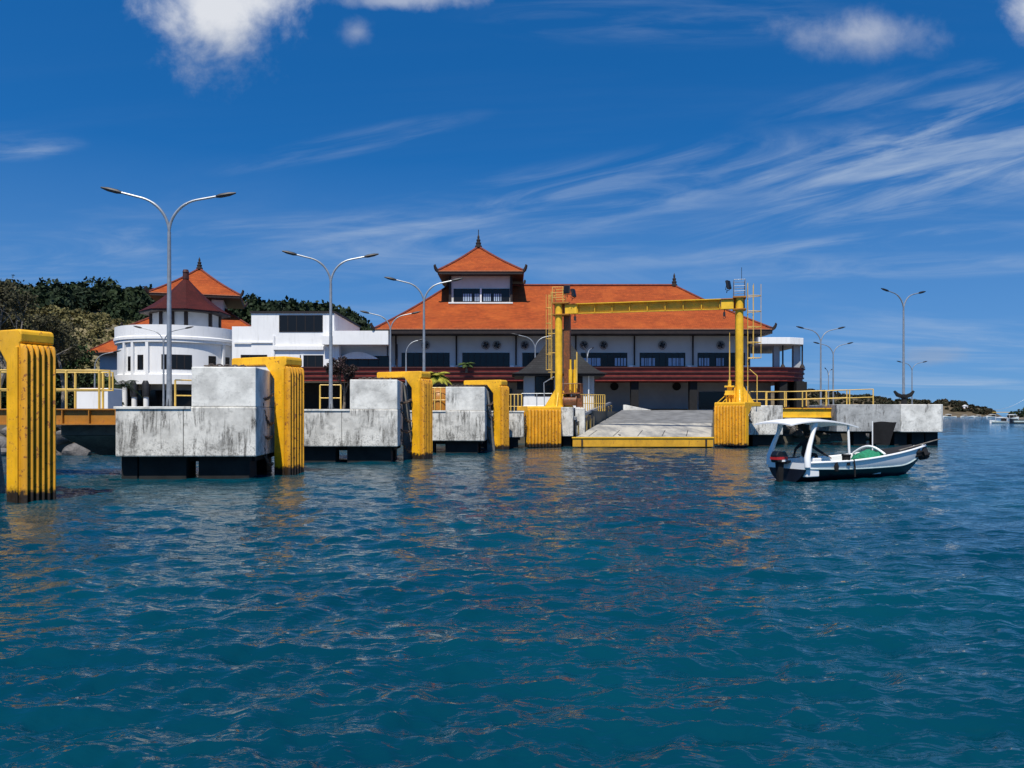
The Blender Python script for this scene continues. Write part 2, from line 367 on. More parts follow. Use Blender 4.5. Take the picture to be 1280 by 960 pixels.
# ------------------------------------------------------------------ water
def make_water():
    rng = np.random.default_rng(3)
    cx, cy = 0., -2.
    r = [1.5]
    while r[-1] < 9000: r.append(r[-1] * 1.0048 + .002)
    r = np.array(r)
    a = np.concatenate([np.radians(np.arange(-180, -46, 3.0)), np.radians(np.arange(-46, 46, .16)), np.radians(np.arange(46, 180, 3.0))])
    RR, AA = np.meshgrid(r, a, indexing='ij')
    X = cx + RR * np.sin(AA); Y = cy + RR * np.cos(AA); Z = np.zeros_like(X)
    sp = np.maximum(RR * .0048, RR * np.where(np.abs(AA) < R(46), .0028, .05))
    for i in range(200):
        lam = .17 * (25 ** rng.random()); k = 2 * np.pi / lam
        th = R(100) + rng.normal() * R(38)
        amp = .0050 * lam ** .90 * (.6 + .8 * rng.random())
        if lam < .6: amp *= 1.75
        elif lam < 1.1: amp *= 1.15
        if lam > 1.1: amp *= .66
        if lam > 1.8: amp *= .75
        if lam > 2.8: amp *= .6
        att = np.clip((lam / sp - 3) / 4, 0, 1)
        ph = rng.random() * 6.283
        wx = X * np.cos(th) + Y * np.sin(th)
        # slowly varying group envelope
        e = .6 + .5 * np.sin(X * k * .11 * np.cos(th + 1.2) + Y * k * .13 * np.sin(th + 1.2) + ph * 3)
        q = np.sin(k * wx + ph)
        Z += att * amp * e * (q - .22 * np.cos(2 * (k * wx + ph)))
    Z *= np.clip((400 - RR) / 200, 0, 1)
    nr, na = X.shape
    vs = np.stack([X, Y, Z], -1).reshape(-1, 3)
    vs = np.concatenate([vs, [[cx, cy, 0]]])
    i = np.arange(nr - 1)[:, None] * na; j = np.arange(na)[None, :]; j2 = (j + 1) % na
    q = np.stack([i + j, i + na + j, i + na + j2, i + j2], -1).reshape(-1, 4)[:, ::-1]
    me = bpy.data.meshes.new('sea_water')
    me.vertices.add(len(vs)); me.vertices.foreach_set('co', vs.ravel().astype(np.float32))
    tri = np.stack([j[0], np.full(na, len(vs) - 1), j2[0]], -1)[:, ::-1]
    me.loops.add(q.size + tri.size); me.loops.foreach_set('vertex_index', np.concatenate([q.ravel(), tri.ravel()]).astype(np.int32))
    me.polygons.add(len(q) + len(tri))
    ls = np.concatenate([np.arange(len(q)) * 4, q.size + np.arange(len(tri)) * 3]); me.polygons.foreach_set('loop_start', ls.astype(np.int32))
    me.update(calc_edges=True); me.validate()
    me.shade_smooth()
    # face orientation check
    if me.polygons[0].normal.z < 0: me.flip_normals()
    o = bpy.data.objects.new('sea_water', me); COL.objects.link(o)
    m, t, b = base_mat('sea_surface', (.004, .05, .065), .04, spec=.5)
    b.inputs['IOR'].default_value = 1.333
    v = coords(t, world=True)
    c = mixrgb(t, mrange(t, noise(t, v, .10, 4, .6), .3, .7), (.0006, .029, .048), (.0012, .047, .068))
    t.links.new(c, b.inputs['Base Color'])
    vs_ = coords(t, (.7, 1.7, 1), world=True)
    h = M_(t, 'ADD', M_(t, 'MULTIPLY', noise(t, vs_, 3.4, 2.5, .5, .5), .52), M_(t, 'MULTIPLY', noise(t, coords(t, (.8, 1.7, 1), world=True), .9, 4, .55, .3), .9))
    h = M_(t, 'ADD', h, M_(t, 'MULTIPLY', noise(t, coords(t, (.75, 1.8, 1), (3, 7, 0), world=True), 8.5, 2, .5, .4), .12))
    gust = mrange(t, noise(t, coords(t, (.8, 1.3, 1), world=True), .07, 3, .5), .35, .65, .6, 1.0)
    bn = bump(t, b, h, 1.0, .16); t.links.new(M_(t, 'MULTIPLY', gust, .75), bn.inputs['Strength'])
    me.materials.append(m)
    struct(o)
make_water()

# ------------------------------------------------------------------ ground
def prism_obj(name, poly, z0, z1, mat, bevel=0):
    return MB().prism(poly, z0, z1).build(name, mat, bevel=bevel)
quay = [(-340, 70), (-90, 52), (-45, 51), (-25, 53), (-16, 63), (-10, 70), (.8, 70), (7.2, 70), (11.7, 86.6), (22.0, 86.6), (18.0, 69.2), (22.5, 69), (28, 74),
        (36, 80), (65, 128), (68, 142), (50, 200), (30, 360), (-340, 460)]
struct(prism_obj('quay_ground', quay, -2.5, 2.8, GRND))

# hills
def hill(name, x0, x1, y0, y1, nx, ny, fn, mat):
    m = MB(); 
    for j in range(ny + 1):
        for i in range(nx + 1):
            x = x0 + (x1 - x0) * i / nx; y = y0 + (y1 - y0) * j / ny; m.v.append((x, y, fn(x, y)))
    for j in range(ny):
        for i in range(nx):
            a = j * (nx + 1) + i; m.f.append((a, a + 1, a + nx + 2, a + nx + 1))
    return struct(m.build(name, mat, smooth=True, rn=False))
def lerp_tab(tab, x):
    if x <= tab[0][0]: return tab[0][1]
    for (a, b), (c, d) in zip(tab, tab[1:]):
        if x <= c: return b + (d - b) * (x - a) / (c - a)
    return tab[-1][1]
RT = [(-420, 62), (-230, 53), (-157, 48), (-115, 42), (-84, 43), (-70, 38), (-59, 30), (-40, 20), (0, 8), (60, 2)]
def wob(x, y, s): return math.sin(x / s + 1.3) * math.cos(y / s * 1.2 + .7) + .5 * math.sin(x / s * 2.3 + y / s * 1.7)
def hf(x, y):
    h = lerp_tab(RT, x * 350 / max(y, 350)); d = (y - 350)
    k = math.exp(-(d / (95 if d < 0 else 200)) ** 2) if True else 0
    return 1.0 + h * k + wob(x, y, 22) * 1.2 * k
hill('forest_hill', -560, 70, 150, 620, 60, 44, hf, GRND)
def hf2(x, y):
    return 2.0 + 27 * math.exp(-((x + 122) / 50) ** 2 - ((y - 215) / 42) ** 2) + wob(x, y, 9) * .5
hill('scrub_slope', -300, -60, 130, 300, 40, 30, hf2, simple('dry_soil', (.17, .14, .07), .95, .3, .3, world=True))

def leaves_np(centers, radii, per, size, rng, flat=.8, shell=.55):
    """triangular leaf clumps filling blobs, returns verts, faces"""
    V = []; n_tot = 0
    C = np.repeat(np.array(centers, float), per, axis=0); Rr = np.repeat(np.array(radii, float), per)
    d = rng.normal(size=C.shape); d /= np.linalg.norm(d, axis=1)[:, None]
    rad = shell + (1 - shell) * rng.random(len(C)) ** .6
    d[:, 2] *= flat
    lump = 1 + .22 * np.sin(d[:, 0] * 5 + Rr * 7) * np.cos(d[:, 1] * 6 + Rr * 3)
    p = C + d * (Rr * rad * lump)[:, None]
    s = size * (.6 + .8 * rng.random(len(C)))
    a = rng.normal(size=p.shape); a /= np.linalg.norm(a, axis=1)[:, None]
    b = rng.normal(size=p.shape); b -= (b * a).sum(1)[:, None] * a; b /= np.linalg.norm(b, axis=1)[:, None]
    q = np.stack([p - a * s[:, None] * .7, p + b * s[:, None] * .45, p + a * s[:, None] * .7, p - b * s[:, None] * .45], 1).reshape(-1, 3)
    f = np.arange(len(q)).reshape(-1, 4)
    return q, f
def leaf_obj(name, q, f, mat, parent=None):
    me = bpy.data.meshes.new(name); me.from_pydata(q.tolist(), [], f.tolist()); me.materials.append(mat)
    o = bpy.data.objects.new(name, me); COL.objects.link(o)
    if parent: o.parent = parent
    return o
rng = np.random.default_rng(11)
# far wood on the hill
cs, rs = [], []
for i in range(1500):
    x = rng.uniform(-330, 40); y = rng.uniform(262, 372)
    if abs(x / y) > .80: continue
    r = rng.uniform(2.2, 5.0); cs.append((x, y, hf(x, y) + r * .9 + (2.5 if rng.random() < .12 else 0))); rs.append(r)
for i in range(170):
    x = -330 + i * 2.1 + rng.uniform(-1, 1); y = 350 + rng.uniform(-4, 4); r = rng.uniform(2.0, 4.2)
    cs.append((x, y, hf(x, y) + r * .8 + rng.uniform(0, 3.2))); rs.append(r)
q, f = leaves_np(cs, rs, 115, 1.5, rng)
tag(leaf_obj('hillside_wood', q, f, LEAF), 'dark green wood covering the hill behind the terminal', 'wood', kind='stuff')
cs, rs = [], []
for i in range(520):
    x = rng.uniform(-205, -80); y = rng.uniform(165, 225)
    z = hf2(x, y)
    if z < 4: continue
    r = rng.uniform(.9, 2.2); cs.append((x, y, z + r * .5)); rs.append(r)
q, f = leaves_np(cs, rs, 90, .62, rng)
tag(leaf_obj('dry_scrub', q, f, LEAFO), 'dry olive scrub on the slope left of the round white building', 'scrub', kind='stuff')
# dark undergrowth at the foot of the slope
cs, rs = [], []
for i in range(170):
    x = rng.uniform(-78, -45); y = rng.uniform(86, 125); r = rng.uniform(1.0, 2.0)
    if x / y > -.50: continue
    cs.append((x, y, 3.2 + rng.uniform(0, 4.5) * (1 if x < -52 else .4))); rs.append(r)
q, f = leaves_np(cs, rs, 130, .42, rng)
tag(leaf_obj('undergrowth', q, f, LEAF), 'dark tangled undergrowth behind the yellow footbridge', 'undergrowth', kind='stuff')

# far shore on the right
FS = [(1000, 486), (1020, 488), (1060, 495), (1085, 494), (1110, 499), (1150, 501), (1180, 501), (1200, 503), (1215, 507), (1230, 511), (1244, 515), (1250, 519), (1262, 524)]
def hf3(x, y):
    px = 640 + x / y * 1000
    top = 2.5 + (518 - lerp_tab(FS, px) - 1.5) * .93 + 3
    k = math.exp(-((y - 960) / 90) ** 2)
    return -3 + top * k + wob(x, y, 30) * .9 * k if px < 1262 else -3.
hill('far_shore_hill', 280, 640, 800, 1100, 90, 24, hf3, simple('far_shore_soil', (.10, .075, .04), .95, .5, .03, world=True))
def hf4(x, y): return -2 + 8 * math.exp(-((x - 283) / 22) ** 2 - ((y - 415) / 25) ** 2)
hill('near_point', 225, 345, 370, 460, 30, 18, hf4, GRND)
cs, rs = [], []
for i in range(420):
    y = rng.uniform(880, 975); px = rng.uniform(990, 1243); x = (px - 640) * y / 1000
    z = hf3(x, y)
    if z < 0: continue
    r = rng.uniform(1.0, 3.2); cs.append((x, y, z + r * .5)); rs.append(r)
q, f = leaves_np(cs, rs, 50, 2.0, rng)
tag(leaf_obj('far_shore_scrub', q, f, leafmat('far_scrub_leaves', (.03, .035, .016), (.065, .045, .022), .03)), 'brown and green scrub on the distant shore right of the pier', 'scrub', kind='stuff')
cs, rs = [], []
for i in range(70):
    x = rng.uniform(262, 310); y = rng.uniform(395, 425); r = rng.uniform(1.0, 2.4); cs.append((x, y, max(.2, hf4(x, y)) + r * .5)); rs.append(r)
q, f = leaves_np(cs, rs, 110, .8, rng)
tag(leaf_obj('point_trees', q, f, LEAF), 'dark trees crowding the low point at the right edge', 'trees', kind='stuff')

# ------------------------------------------------------------------ trees
def branchy(mb, p, d, length, r, depth, rg, tips, spread=.55):
    pts = [p]; q = p; dd = d
    for k in range(4):
        dd = (dd + Vector((rg.uniform(-.16, .16), rg.uniform(-.16, .16), rg.uniform(-.05, .12)))).normalized(); q = q + dd * length / 4; pts.append(q)
    mb.tube(pts, [r * (1 - .11 * i) for i in range(5)], 6 if depth > 1 else 4, cap=False)
    tips.append((q, depth))
    if depth == 0: return
    for k in range(rg.choice([2, 3, 3])):
        nd = (dd + Vector((rg.uniform(-1, 1), rg.uniform(-1, 1), rg.uniform(-.35, .6))) * spread * 1.3).normalized()
        branchy(mb, pts[rg.choice([2, 3, 4])], nd, length * rg.uniform(.6, .8), r * .55, depth - 1, rg, tips, spread)
def tree(name, label, x, y, h, seed, mat, bark, leaves=60, leaf=.16, crown=.9, depth=4, cat='tree', z0=2.8, group=None, spread=.55):
    rg = random.Random(seed); t = thing(name, label, cat, (x, y, z0), 0, group)
    mb = MB(); tips = []
    branchy(mb, Vector((0, 0, -.2)), Vector((rg.uniform(-.1, .1), 0, 1)), h * .36, h * .028, depth, rg, tips, spread)
    mb.build('trunk', bark, t, smooth=True)
    c = [tuple(p) for p, d in tips if d <= 1]; rr = [crown * rg.uniform(.5, 1.15) for _ in c]
    q, f = leaves_np(c, rr, leaves, leaf, np.random.default_rng(seed), .8, .2)
    leaf_obj('crown', q, f, mat, t)
    return t
LEAFDRY = leafmat('dry_leaves', (.045, .045, .018), (.09, .08, .04), .6)
tree('bare_tree', 'half bare grey-branched tree above the tall yellow fender at left edge', -45.5, 70, 12.0, 5, LEAFDRY, TWIG, 26, .2, .9, 5, spread=.62)
tree('bare_tree', 'dry twiggy tree leaning over the yellow footbridge', -39.8, 71, 9.6, 21, LEAFDRY, TWIG, 26, .18, .8, 5, spread=.62)
tree('bare_tree', 'bare twiggy tree rising straight above the top of the tall yellow fender', -39.6, 64, 9.4, 33, LEAFDRY, TWIG, 20, .17, .8, 5, spread=.66)
tree('bare_tree', 'low tangled dry tree between the tall fender and the scrub slope', -45.6, 78, 9.5, 41, LEAFDRY, TWIG, 30, .18, .9, 5, spread=.66)
tree('bushy_tree', 'olive green bushy tree behind the left fender', -52.5, 84, 14, 8, leafmat('olive_green_leaves', (.05, .06, .02), (.10, .10, .03), .4), BARK, 90, .3, 1.6)
tree('bushy_tree', 'dark green tree between the footbridge and the small orange roof', -50, 92, 8.5, 13, leafmat('deep_green_leaves', (.025, .05, .015), (.05, .08, .02), .4), BARK, 80, .28, 1.2)
tree('leafy_shrub', 'bright green shrub left of the white columns', -44.2, 86, 5.5, 17, LEAFG, BARK, 60, .2, .55, 3, cat='shrub')
tree('leafy_shrub', 'dark reddish shrub in front of the maroon balcony', XX(429, 84), 84, 6.6, 19, LEAFD, BARK, 50, .14, .42, 4, cat='shrub')

def palm(name, label, x, y, z0, trunk, frond, nf, mat, seed, scale_w=.12):
    rg = random.Random(seed); t = thing(name, label, 'palm', (x, y, z0))
    MB().tube([(0, 0, -.2), (.03, 0, trunk * .5), (0, 0, trunk)], [.16, .12, .10], 8).build('trunk', BARK, t, smooth=True)
    mb = MB()
    for i in range(nf):
        a = 2 * math.pi * i / nf + rg.uniform(-.2, .2); up = rg.uniform(.25, 1.1); pts = []
        for k in range(9):
            s = k / 8; rr = frond * s * math.cos(up * (1 - s * .4)) * .95; zz = frond * (math.sin(up) * s - .75 * s * s * (1.25 - up * .4)) 
            pts.append(Vector((math.cos(a) * rr, math.sin(a) * rr, trunk + zz)))
        mb.tube(pts, [.02] * 9, 4, cap=False)
        for k in range(1, 9):
            for sd in (-1, 1):
                for sub in (0, .5):
                    p = pts[k - 1].lerp(pts[k], sub); dr = (pts[k] - pts[k - 1]).normalized(); side = dr.cross(Vector((0, 0, 1))).normalized() * sd
                    ln = frond * .30 * math.sin(math.pi * min(1, (k + sub) / 8.6)) + .06
                    tip = p + side * ln + dr * ln * .5 + Vector((0, 0, -ln * .35))
                    w = dr * scale_w * .4
                    mb.add([p - w, p + w, tip], [(0, 1, 2)])
    mb.build('fronds', mat, t, rn=False)
    return t
palm('palm_tree', 'small dark green palm beside the white columns', XX(151, 84), 84, 2.8, 2.6, 2.3, 14, LEAF, 2)
palm('fan_palm', 'yellow green palm above the middle yellow fender', XX(545, 66), 66, 2.0, 3.6, 1.5, 17, LEAFY, 4, .2)
palm('fan_palm', 'small palm with drooping green fronds on the balcony edge', XX(583, 94.2), 94.2, 7.6, .7, 1.3, 13, LEAFG, 6)

# rocks on the shore
rgk = random.Random(3)
def rock(x, y, z, s, seed, label):
    bm = bmesh.new(); bmesh.ops.create_icosphere(bm, subdivisions=3, radius=1)
    rg = random.Random(seed); dirs = [(Vector((rg.uniform(-1, 1), rg.uniform(-1, 1), rg.uniform(-1, 1))).normalized(), rg.uniform(.45, .85)) for _ in range(11)]
    for v_ in bm.verts:
        p = v_.co.copy()
        for d, k in dirs:
            e = p.dot(d) - k
            if e > 0: p -= d * e * .85
        v_.co = Vector((p.x * s * 1.3, p.y * s, p.z * s * .8))
    me = bpy.data.meshes.new('rock'); bm.to_mesh(me); bm.free(); me.materials.append(ROCK); me.shade_smooth()
    try: me.set_sharp_from_angle(angle=R(30))
    except Exception: pass
    o = bpy.data.objects.new('rock', me); COL.objects.link(o); o.location = (x, y, z); o.rotation_euler = (0, 0, rg.uniform(0, 6)); 
    tag(o, label, 'rock', 'boulders of the rock shore')
k = 0
for i in range(95):
    x = -52 + rgk.uniform(0, 38); lim = 51.5 if x < -25 else 51.5 + (x + 25) * 1.3
    row = rgk.random(); y = lim - 2.6 + 2.6 * row; z = -.1 + 2.3 * row + rgk.uniform(-.2, .2)
    rock(x, y, z, rgk.uniform(.5, 1.0), i, 'grey boulder in the rock shore behind the yellow footbridge'); k += 1
for i in range(46):
    x = 22 + i * .42; y = 68.8 + (x - 22) * .72 - 1.2 * rgk.random(); 
    rock(x, y, rgk.uniform(.2, 2.6), rgk.uniform(.5, .85), 300 + i, 'grey boulder in the rock bank behind the small boat')

# ------------------------------------------------------------------ mooring dolphins
def concrete_dolphin(label, x, y, rz, wl, wu, depth, ztop, zbot, zup, piles, mat=CON, upmat=CON2, lw=0, ledge=False):
    """local origin: right front corner at water level; body extends to -x and +y"""
    t = thing('mooring_dolphin', label, 'dolphin', (x, y, 0), rz, 'concrete mooring dolphins')
    # lower cap with a fine chamfered foot
    m = MB().prism([(-wl, zbot + .02), (-wl, ztop), (0, ztop), (0, zbot)], 0, depth, 'y')
    lo = m.build('lower_cap', mat, t, bevel=.05)
    if zup:
        MB().box(-wu, -.02, .06, depth - .5, ztop + .002, zup).build('upper_block', upmat, t, bevel=.04)
    lip = MB().box(-wl - .05, -wu if zup else 0.04, -.05, .35, ztop - .09, ztop + .015); lip.build('coping', CON2, t, bevel=.015)
    MB().box(-wl * .52 - .012, -wl * .52 + .012, -.004, .05, zbot + .03, ztop - .1).build('formwork_joint', CDARK, t)
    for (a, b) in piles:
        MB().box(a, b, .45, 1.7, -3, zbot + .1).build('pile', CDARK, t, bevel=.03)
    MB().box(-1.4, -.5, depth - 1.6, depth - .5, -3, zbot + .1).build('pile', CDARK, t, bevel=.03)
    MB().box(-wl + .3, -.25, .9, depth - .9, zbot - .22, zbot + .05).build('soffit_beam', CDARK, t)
    if zup:
        # chain coil lying on top, slanted wing on the quay side
        MB().prism([(0.0, -2.), (0.0, zup - .1), (.10, zup - .2), (.55, .2), (.55, -2.)], depth * .62, depth - .6, 'y').build('wing_wall', CONF, t, bevel=.03)
    return t
dA = concrete_dolphin('nearest concrete dolphin with street lamp and wide streaked cap', -9.92, 31, R(5), 5.25, 2.45, 5.8, 2.79, .86, 4.34, [(-5.2, -4.6), (-4.55, -2.75), (-2.3, -.35)])
ldg = MB().prism([(-5.27, 1.62), (-5.27, 2.05), (-8.6, 2.05), (-8.6, 1.62)], 3.0, 5.6, 'y'); ldg.build('side_ledge', CONF, dA, bevel=.03)
MB().add([(-8.6, 3.0, 1.61), (-5.27, 3.0, 1.61), (-5.27, 5.6, 1.61), (-8.6, 5.6, 1.61), (-7.7, 4.6, .72), (-5.27, 4.6, .72), (-5.27, 5.6, .72), (-7.7, 5.6, .72)], [(0, 1, 2, 3), (7, 6, 5, 4), (0, 4, 5, 1), (1, 5, 6, 2), (2, 6, 7, 3), (3, 7, 4, 0)]).build('ledge_haunch', CONF, dA)
MB().box(-5.8, -5.32, 1.5, 2.15, 1.62, 2.3).build('bearing_pad', CON2, dA, bevel=.02)
dB = concrete_dolphin('second concrete dolphin, between the two middle yellow fenders', -6.0, 42, R(3), 5.6, 2.5, 5.6, 2.76, .80, 4.33, [(-5.2, -3.3), (-2.7, -.4)])
dC = concrete_dolphin('third concrete dolphin, beneath the leafy yellow palm', -1.73, 51.5, 0, 5.6, 2.55, 6.0, 2.74, .78, 4.28, [(-5.2, -3.3), (-2.6, -.5)])
dD = concrete_dolphin('low concrete cap left of the squat ribbed fender', .86, 59, 0, 3.6, 1, 5.5, 2.74, .8, None, [(-3.4, -2.2), (-1.6, -.4)])

def fender(label, x, y, nrm, w, H, arm, n, z0=-.6, thick=.65, zr=None, zrt=.42):
    """x,y = near corner of ribbed face ; nrm = outward direction of ribs"""
    a = math.atan2(nrm[1], nrm[0]); t = thing('dock_fender', label, 'fender', (x, y, 0), a, 'yellow ribbed ship fenders')
    ct = .33
    prof = [(-arm, H - ct), (-arm, H - .06), (-arm + .06, H), (-.12, H), (-.03, H - .04), (0, H - .14), (0, H - .36), (-.08, H - .42), (-.08, z0), (-thick, z0), (-thick, H - .95), (-thick - .5, H - ct)]
    MB().prism(prof, 0, w, 'y').build('frame', YEL, t, bevel=.035)
    m = MB(); rw = w / n
    zb = z0 if zr is None else zr
    for i in range(n):
        cy = rw * (i + .5); r = rw * .46
        vs = []; K = 8; levels = [(zb, 1.0), (H - zrt - .16, 1.0), (H - zrt - .05, .8), (H - zrt, .25)]
        for (z, s) in levels:
            for kk in range(K + 1):
                th = -math.pi / 2 + math.pi * kk / K; vs.append((-.08 + (.17 * math.cos(th) + .07) * s, cy + r * math.sin(th), z))
        fs = [(l * (K + 1) + q_, l * (K + 1) + q_ + 1, (l + 1) * (K + 1) + q_ + 1, (l + 1) * (K + 1) + q_) for l in range(3) for q_ in range(K)]
        fs += [tuple(range(K, -1, -1)), tuple(range(3 * (K + 1), 4 * (K + 1)))]
        m.add(vs, fs)
    m.box(-.078, -.02, .01, w - .01, zb, H - zrt - .04)
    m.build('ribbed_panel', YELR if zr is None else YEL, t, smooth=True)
    # edge stiffener on near side and bolt lugs
    s = MB(); s.box(-.2, -.09, -.05, 0.0, z0, H - .5); s.box(-.2, -.09, w, w + .05, z0, H - .5); s.build('edge_flange', YEL, t, bevel=.015)
    return t
nr = (.907, -.42)
fends = [(-13.94, 22.7, 'tallest yellow ribbed fender, cut by the left edge'), (-9.40, 33.3, 'yellow ribbed fender hung beside the nearest concrete dolphin'),
         (-5.07, 44.8, 'yellow ribbed fender beside the second concrete dolphin'), (-.745, 56, 'slim yellow fender beside the third concrete dolphin')]
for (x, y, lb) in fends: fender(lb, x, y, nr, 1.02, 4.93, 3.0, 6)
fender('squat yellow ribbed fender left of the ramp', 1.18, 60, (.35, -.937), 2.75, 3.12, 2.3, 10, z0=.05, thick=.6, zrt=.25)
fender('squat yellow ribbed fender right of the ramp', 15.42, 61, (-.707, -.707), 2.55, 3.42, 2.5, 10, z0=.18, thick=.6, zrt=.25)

# dolphin for the first fender is left of frame: its cap edge
concrete_dolphin('concrete dolphin outside the left edge carrying the tallest fender', -16.5, 21.2, R(5), 5.5, 2.45, 5.2, 2.79, .86, 4.34, [(-5, -3), (-2.3, -.4)])

def chain(label, p0, p1, sag, link=.16):
    p0 = Vector(p0); p1 = Vector(p1); n = max(6, int((p1 - p0).length * 1.12 / (link * .72))); mb = MB()
    pts = []
    for i in range(n + 1):
        s = i / n; p = p0.lerp(p1, s); p.z -= sag * 4 * s * (1 - s); pts.append(p)
    for i in range(n):
        c = (pts[i] + pts[i + 1]) / 2; d = (pts[i + 1] - pts[i]).normalized()
        up = Vector((0, 0, 1)) if abs(d.z) < .9 else Vector((1, 0, 0)); a = d.cross(up).normalized(); b = d.cross(a)
        if i % 2: a = b
        ring = [c + d * (math.cos(t_) * link * .55) + a * (math.sin(t_) * link * .32) for t_ in [2 * math.pi * k_ / 10 for k_ in range(11)]]
        mb.tube(ring, link * .12, 5, cap=False)
    return tag(mb.build('chain', CHAIN, smooth=True), label, 'chain', 'chains holding the fenders')
dc = [((-10.1, 32.3), (-10.0, 33.45), 'on the nearest dolphin'), ((-6.1, 43.6), (-5.67, 44.95), 'on the second dolphin'), ((-1.72, 54.2), (-1.33, 56.15), 'on the third dolphin'),
      ]
for (bx, by), (fx, fy), w_ in dc:
    for (z0_, z1_, sg, pos) in ((3.15, 3.35, .1, 'topmost'), (3.0, 2.15, .35, 'second from the top'), (1.7, 1.6, .12, 'third from the top'), (1.5, .45, .4, 'lowest')):
        chain('%s rusty chain %s' % (pos, w_), (bx, by, z0_), (fx, fy, z1_), sg, .17 if w_[-1] == 't' or 'near' in w_ else .19)
chain('chain lying along the top of the nearest dolphin', (-12.1, 31.6, 4.42), (-10.9, 32.6, 4.42), 0, .24)
chain('chain lying along the top of the second dolphin', (-8.2, 43.1, 4.42), (-6.9, 43.9, 4.42), 0, .24)
chain('chain lying along the top of the third dolphin', (-4.1, 52.6, 4.36), (-2.6, 53.4, 4.36), 0, .26)
chain('dark chain hanging left of the squat fender by the ramp', (1.0, 59.6, 2.5), (1.02, 60.1, .7), .02, .22)
chain('dark chain right of the squat fender, under its arm', (18.5, 62.0, 2.9), (17.6, 60.2, 1.2), .2, .22)
chain('upper dark chain between right squat fender and its block', (18.6, 62.0, 1.9), (17.7, 60.3, 2.6), .2, .22)

# ramp head blocks
def head_block(label, poly, z0, z1, piles):
    cx = sum(p[0] for p in poly) / len(poly); cy = sum(p[1] for p in poly) / len(poly)
    t = thing('concrete_block', label, 'concrete block', (cx, cy, 0))
    lp = [(a - cx, b - cy) for a, b in poly]
    MB().prism(lp, z0, z1).build('cap', CON, t, bevel=.05)
    for (a, b, c, d) in piles: MB().box(a - cx, b - cx, c - cy, d - cy, -3, z0 + .05).build('pile', CDARK, t)
    return t
head_block('grey streaked concrete block under the left gantry post', [(1.25, 61.75), (4.72, 61.75), (5.6, 69.9), (1.25, 69.9)], .8, 3.06, [(1.6, 3.9, 62.4, 64), (4.0, 4.6, 62.2, 63.2), (1.6, 5, 67, 69)])
head_block('white stained concrete block right of the ramp behind the small boat', [(16.35, 62.3), (21.1, 62.3), (21.4, 68.9), (18.3, 68.9)], .9, 3.2, [(17.4, 18.4, 62.8, 64), (18.9, 20.6, 62.8, 64), (18.5, 20.6, 67, 68.5)])
t = head_block('low concrete post beside the left end of the ramp', [(5.0, 63.2), (5.75, 63.2), (6.1, 66.5), (5.4, 66.5)], .8, 3.0, [(5.1, 5.7, 63.4, 64.4)])
tR = thing('end_dolphin', 'long white stained concrete dolphin with street lamp at the pier end', 'dolphin', (XX(1046, 64), 64, 0), 0, 'concrete mooring dolphins')
MB().prism([(0, .0), (5.1, .0), (5.1, 6), (0, 6)], 1.12, 3.3).build('lower_cap', concrete('pier_end_concrete_grey', (.42, .42, .40), streaks=.55), tR, bevel=.04)
MB().prism([(5.104, -.03), (8.35, -.03), (8.6, .2), (8.6, 5.8), (5.104, 6.03)], 1.08, 3.31).build('end_cap', CON2, tR, bevel=.05)
for a in (1.6, 3.4, 4.9, 6.3, 7.4): 
    MB().box(a, a + 1.0, .6, 1.8, -3, 1.2).build('pile', CDARK, tR)
MB().box(.6, 8.2, .8, 5.4, .95, 1.15).build('soffit_beam', CDARK, tR)

# ------------------------------------------------------------------ loading ramp
tr = thing('loading_ramp', 'wide grey loading ramp with yellow front beam sloping to the water', 'ramp', (0, 0, 0))
def rz_(y): return .78 + .0804 * (y - 60)
def lx(y): return 4.72 + (y - 60) * .267
def rx_(y): return 15.02 + (y - 60) * .252
def slab(y0, y1, mat, name, top=0., th=.25, ins=0.):
    m = MB(); vs = []
    for dz in (-th, 0):
        for yv in (y0, y1):
            vs += [(lx(yv) + ins, yv, rz_(yv) + top + dz), (rx_(yv) - ins, yv, rz_(yv) + top + dz)]
    m.add(vs, [(0, 2, 3, 1), (4, 5, 7, 6), (0, 1, 5, 4), (2, 6, 7, 3), (0, 4, 6, 2), (1, 3, 7, 5)])
    return m.build(name, mat, tr)
RD = simple('ramp_deck_grey', (.17, .17, .165), .75, .3, .9, bmp=.2)
RD2 = simple('ramp_flap_pale', (.42, .40, .34), .75, .3, 1.2, bmp=.2)
slab(71.9, 87.2, RD, 'upper_deck'); slab(60.25, 71.75, RD, 'middle_deck', top=.0)
m_, t_, b_ = base_mat('flap_mix', (.35, .34, .31), .8)
nn_ = noise(t_, coords(t_, (1, .25, 1)), .8, 6, .65)
cc_ = mixrgb(t_, mrange(t_, nn_, .35, .65), (.22, .215, .20), (.46, .43, .36)); t_.links.new(cc_, b_.inputs['Base Color'])
slab(60.25, 71.6, m_, 'flap_plating', top=.012, th=.008, ins=.1)
for i in range(5):
    xa = 5.0 + 1.85 * (i + .45)
    MB().bar((xa, 60.7, rz_(60.7) + .02), (xa + 1.1, 65.2, rz_(65.2) + .02), .05, .012).build('plate_joint', DSTEEL, tr)
MB().box(4.55, 15.1, 60.0, 60.24, .06, .80).build('front_beam', ORG if False else paint('ramp_beam_paint', (.70, .36, .02), amt=.6, wet=False), tr, bevel=.03)
MB().box(4.5, 15.15, 59.93, 60.3, .70, .80).build('nosing', YEL2, tr, bevel=.02)
for xa in (5.25, 14.55): MB().box(xa - .06, xa + .06, 59.9, 59.998, .12, .62).build('beam_slot', DSTEEL, tr)
MB().box(lx(71.8), rx_(71.8), 71.62, 71.88, rz_(71.8) - .2, rz_(71.8) - .03).build('hinge_gap', DARKIN, tr)
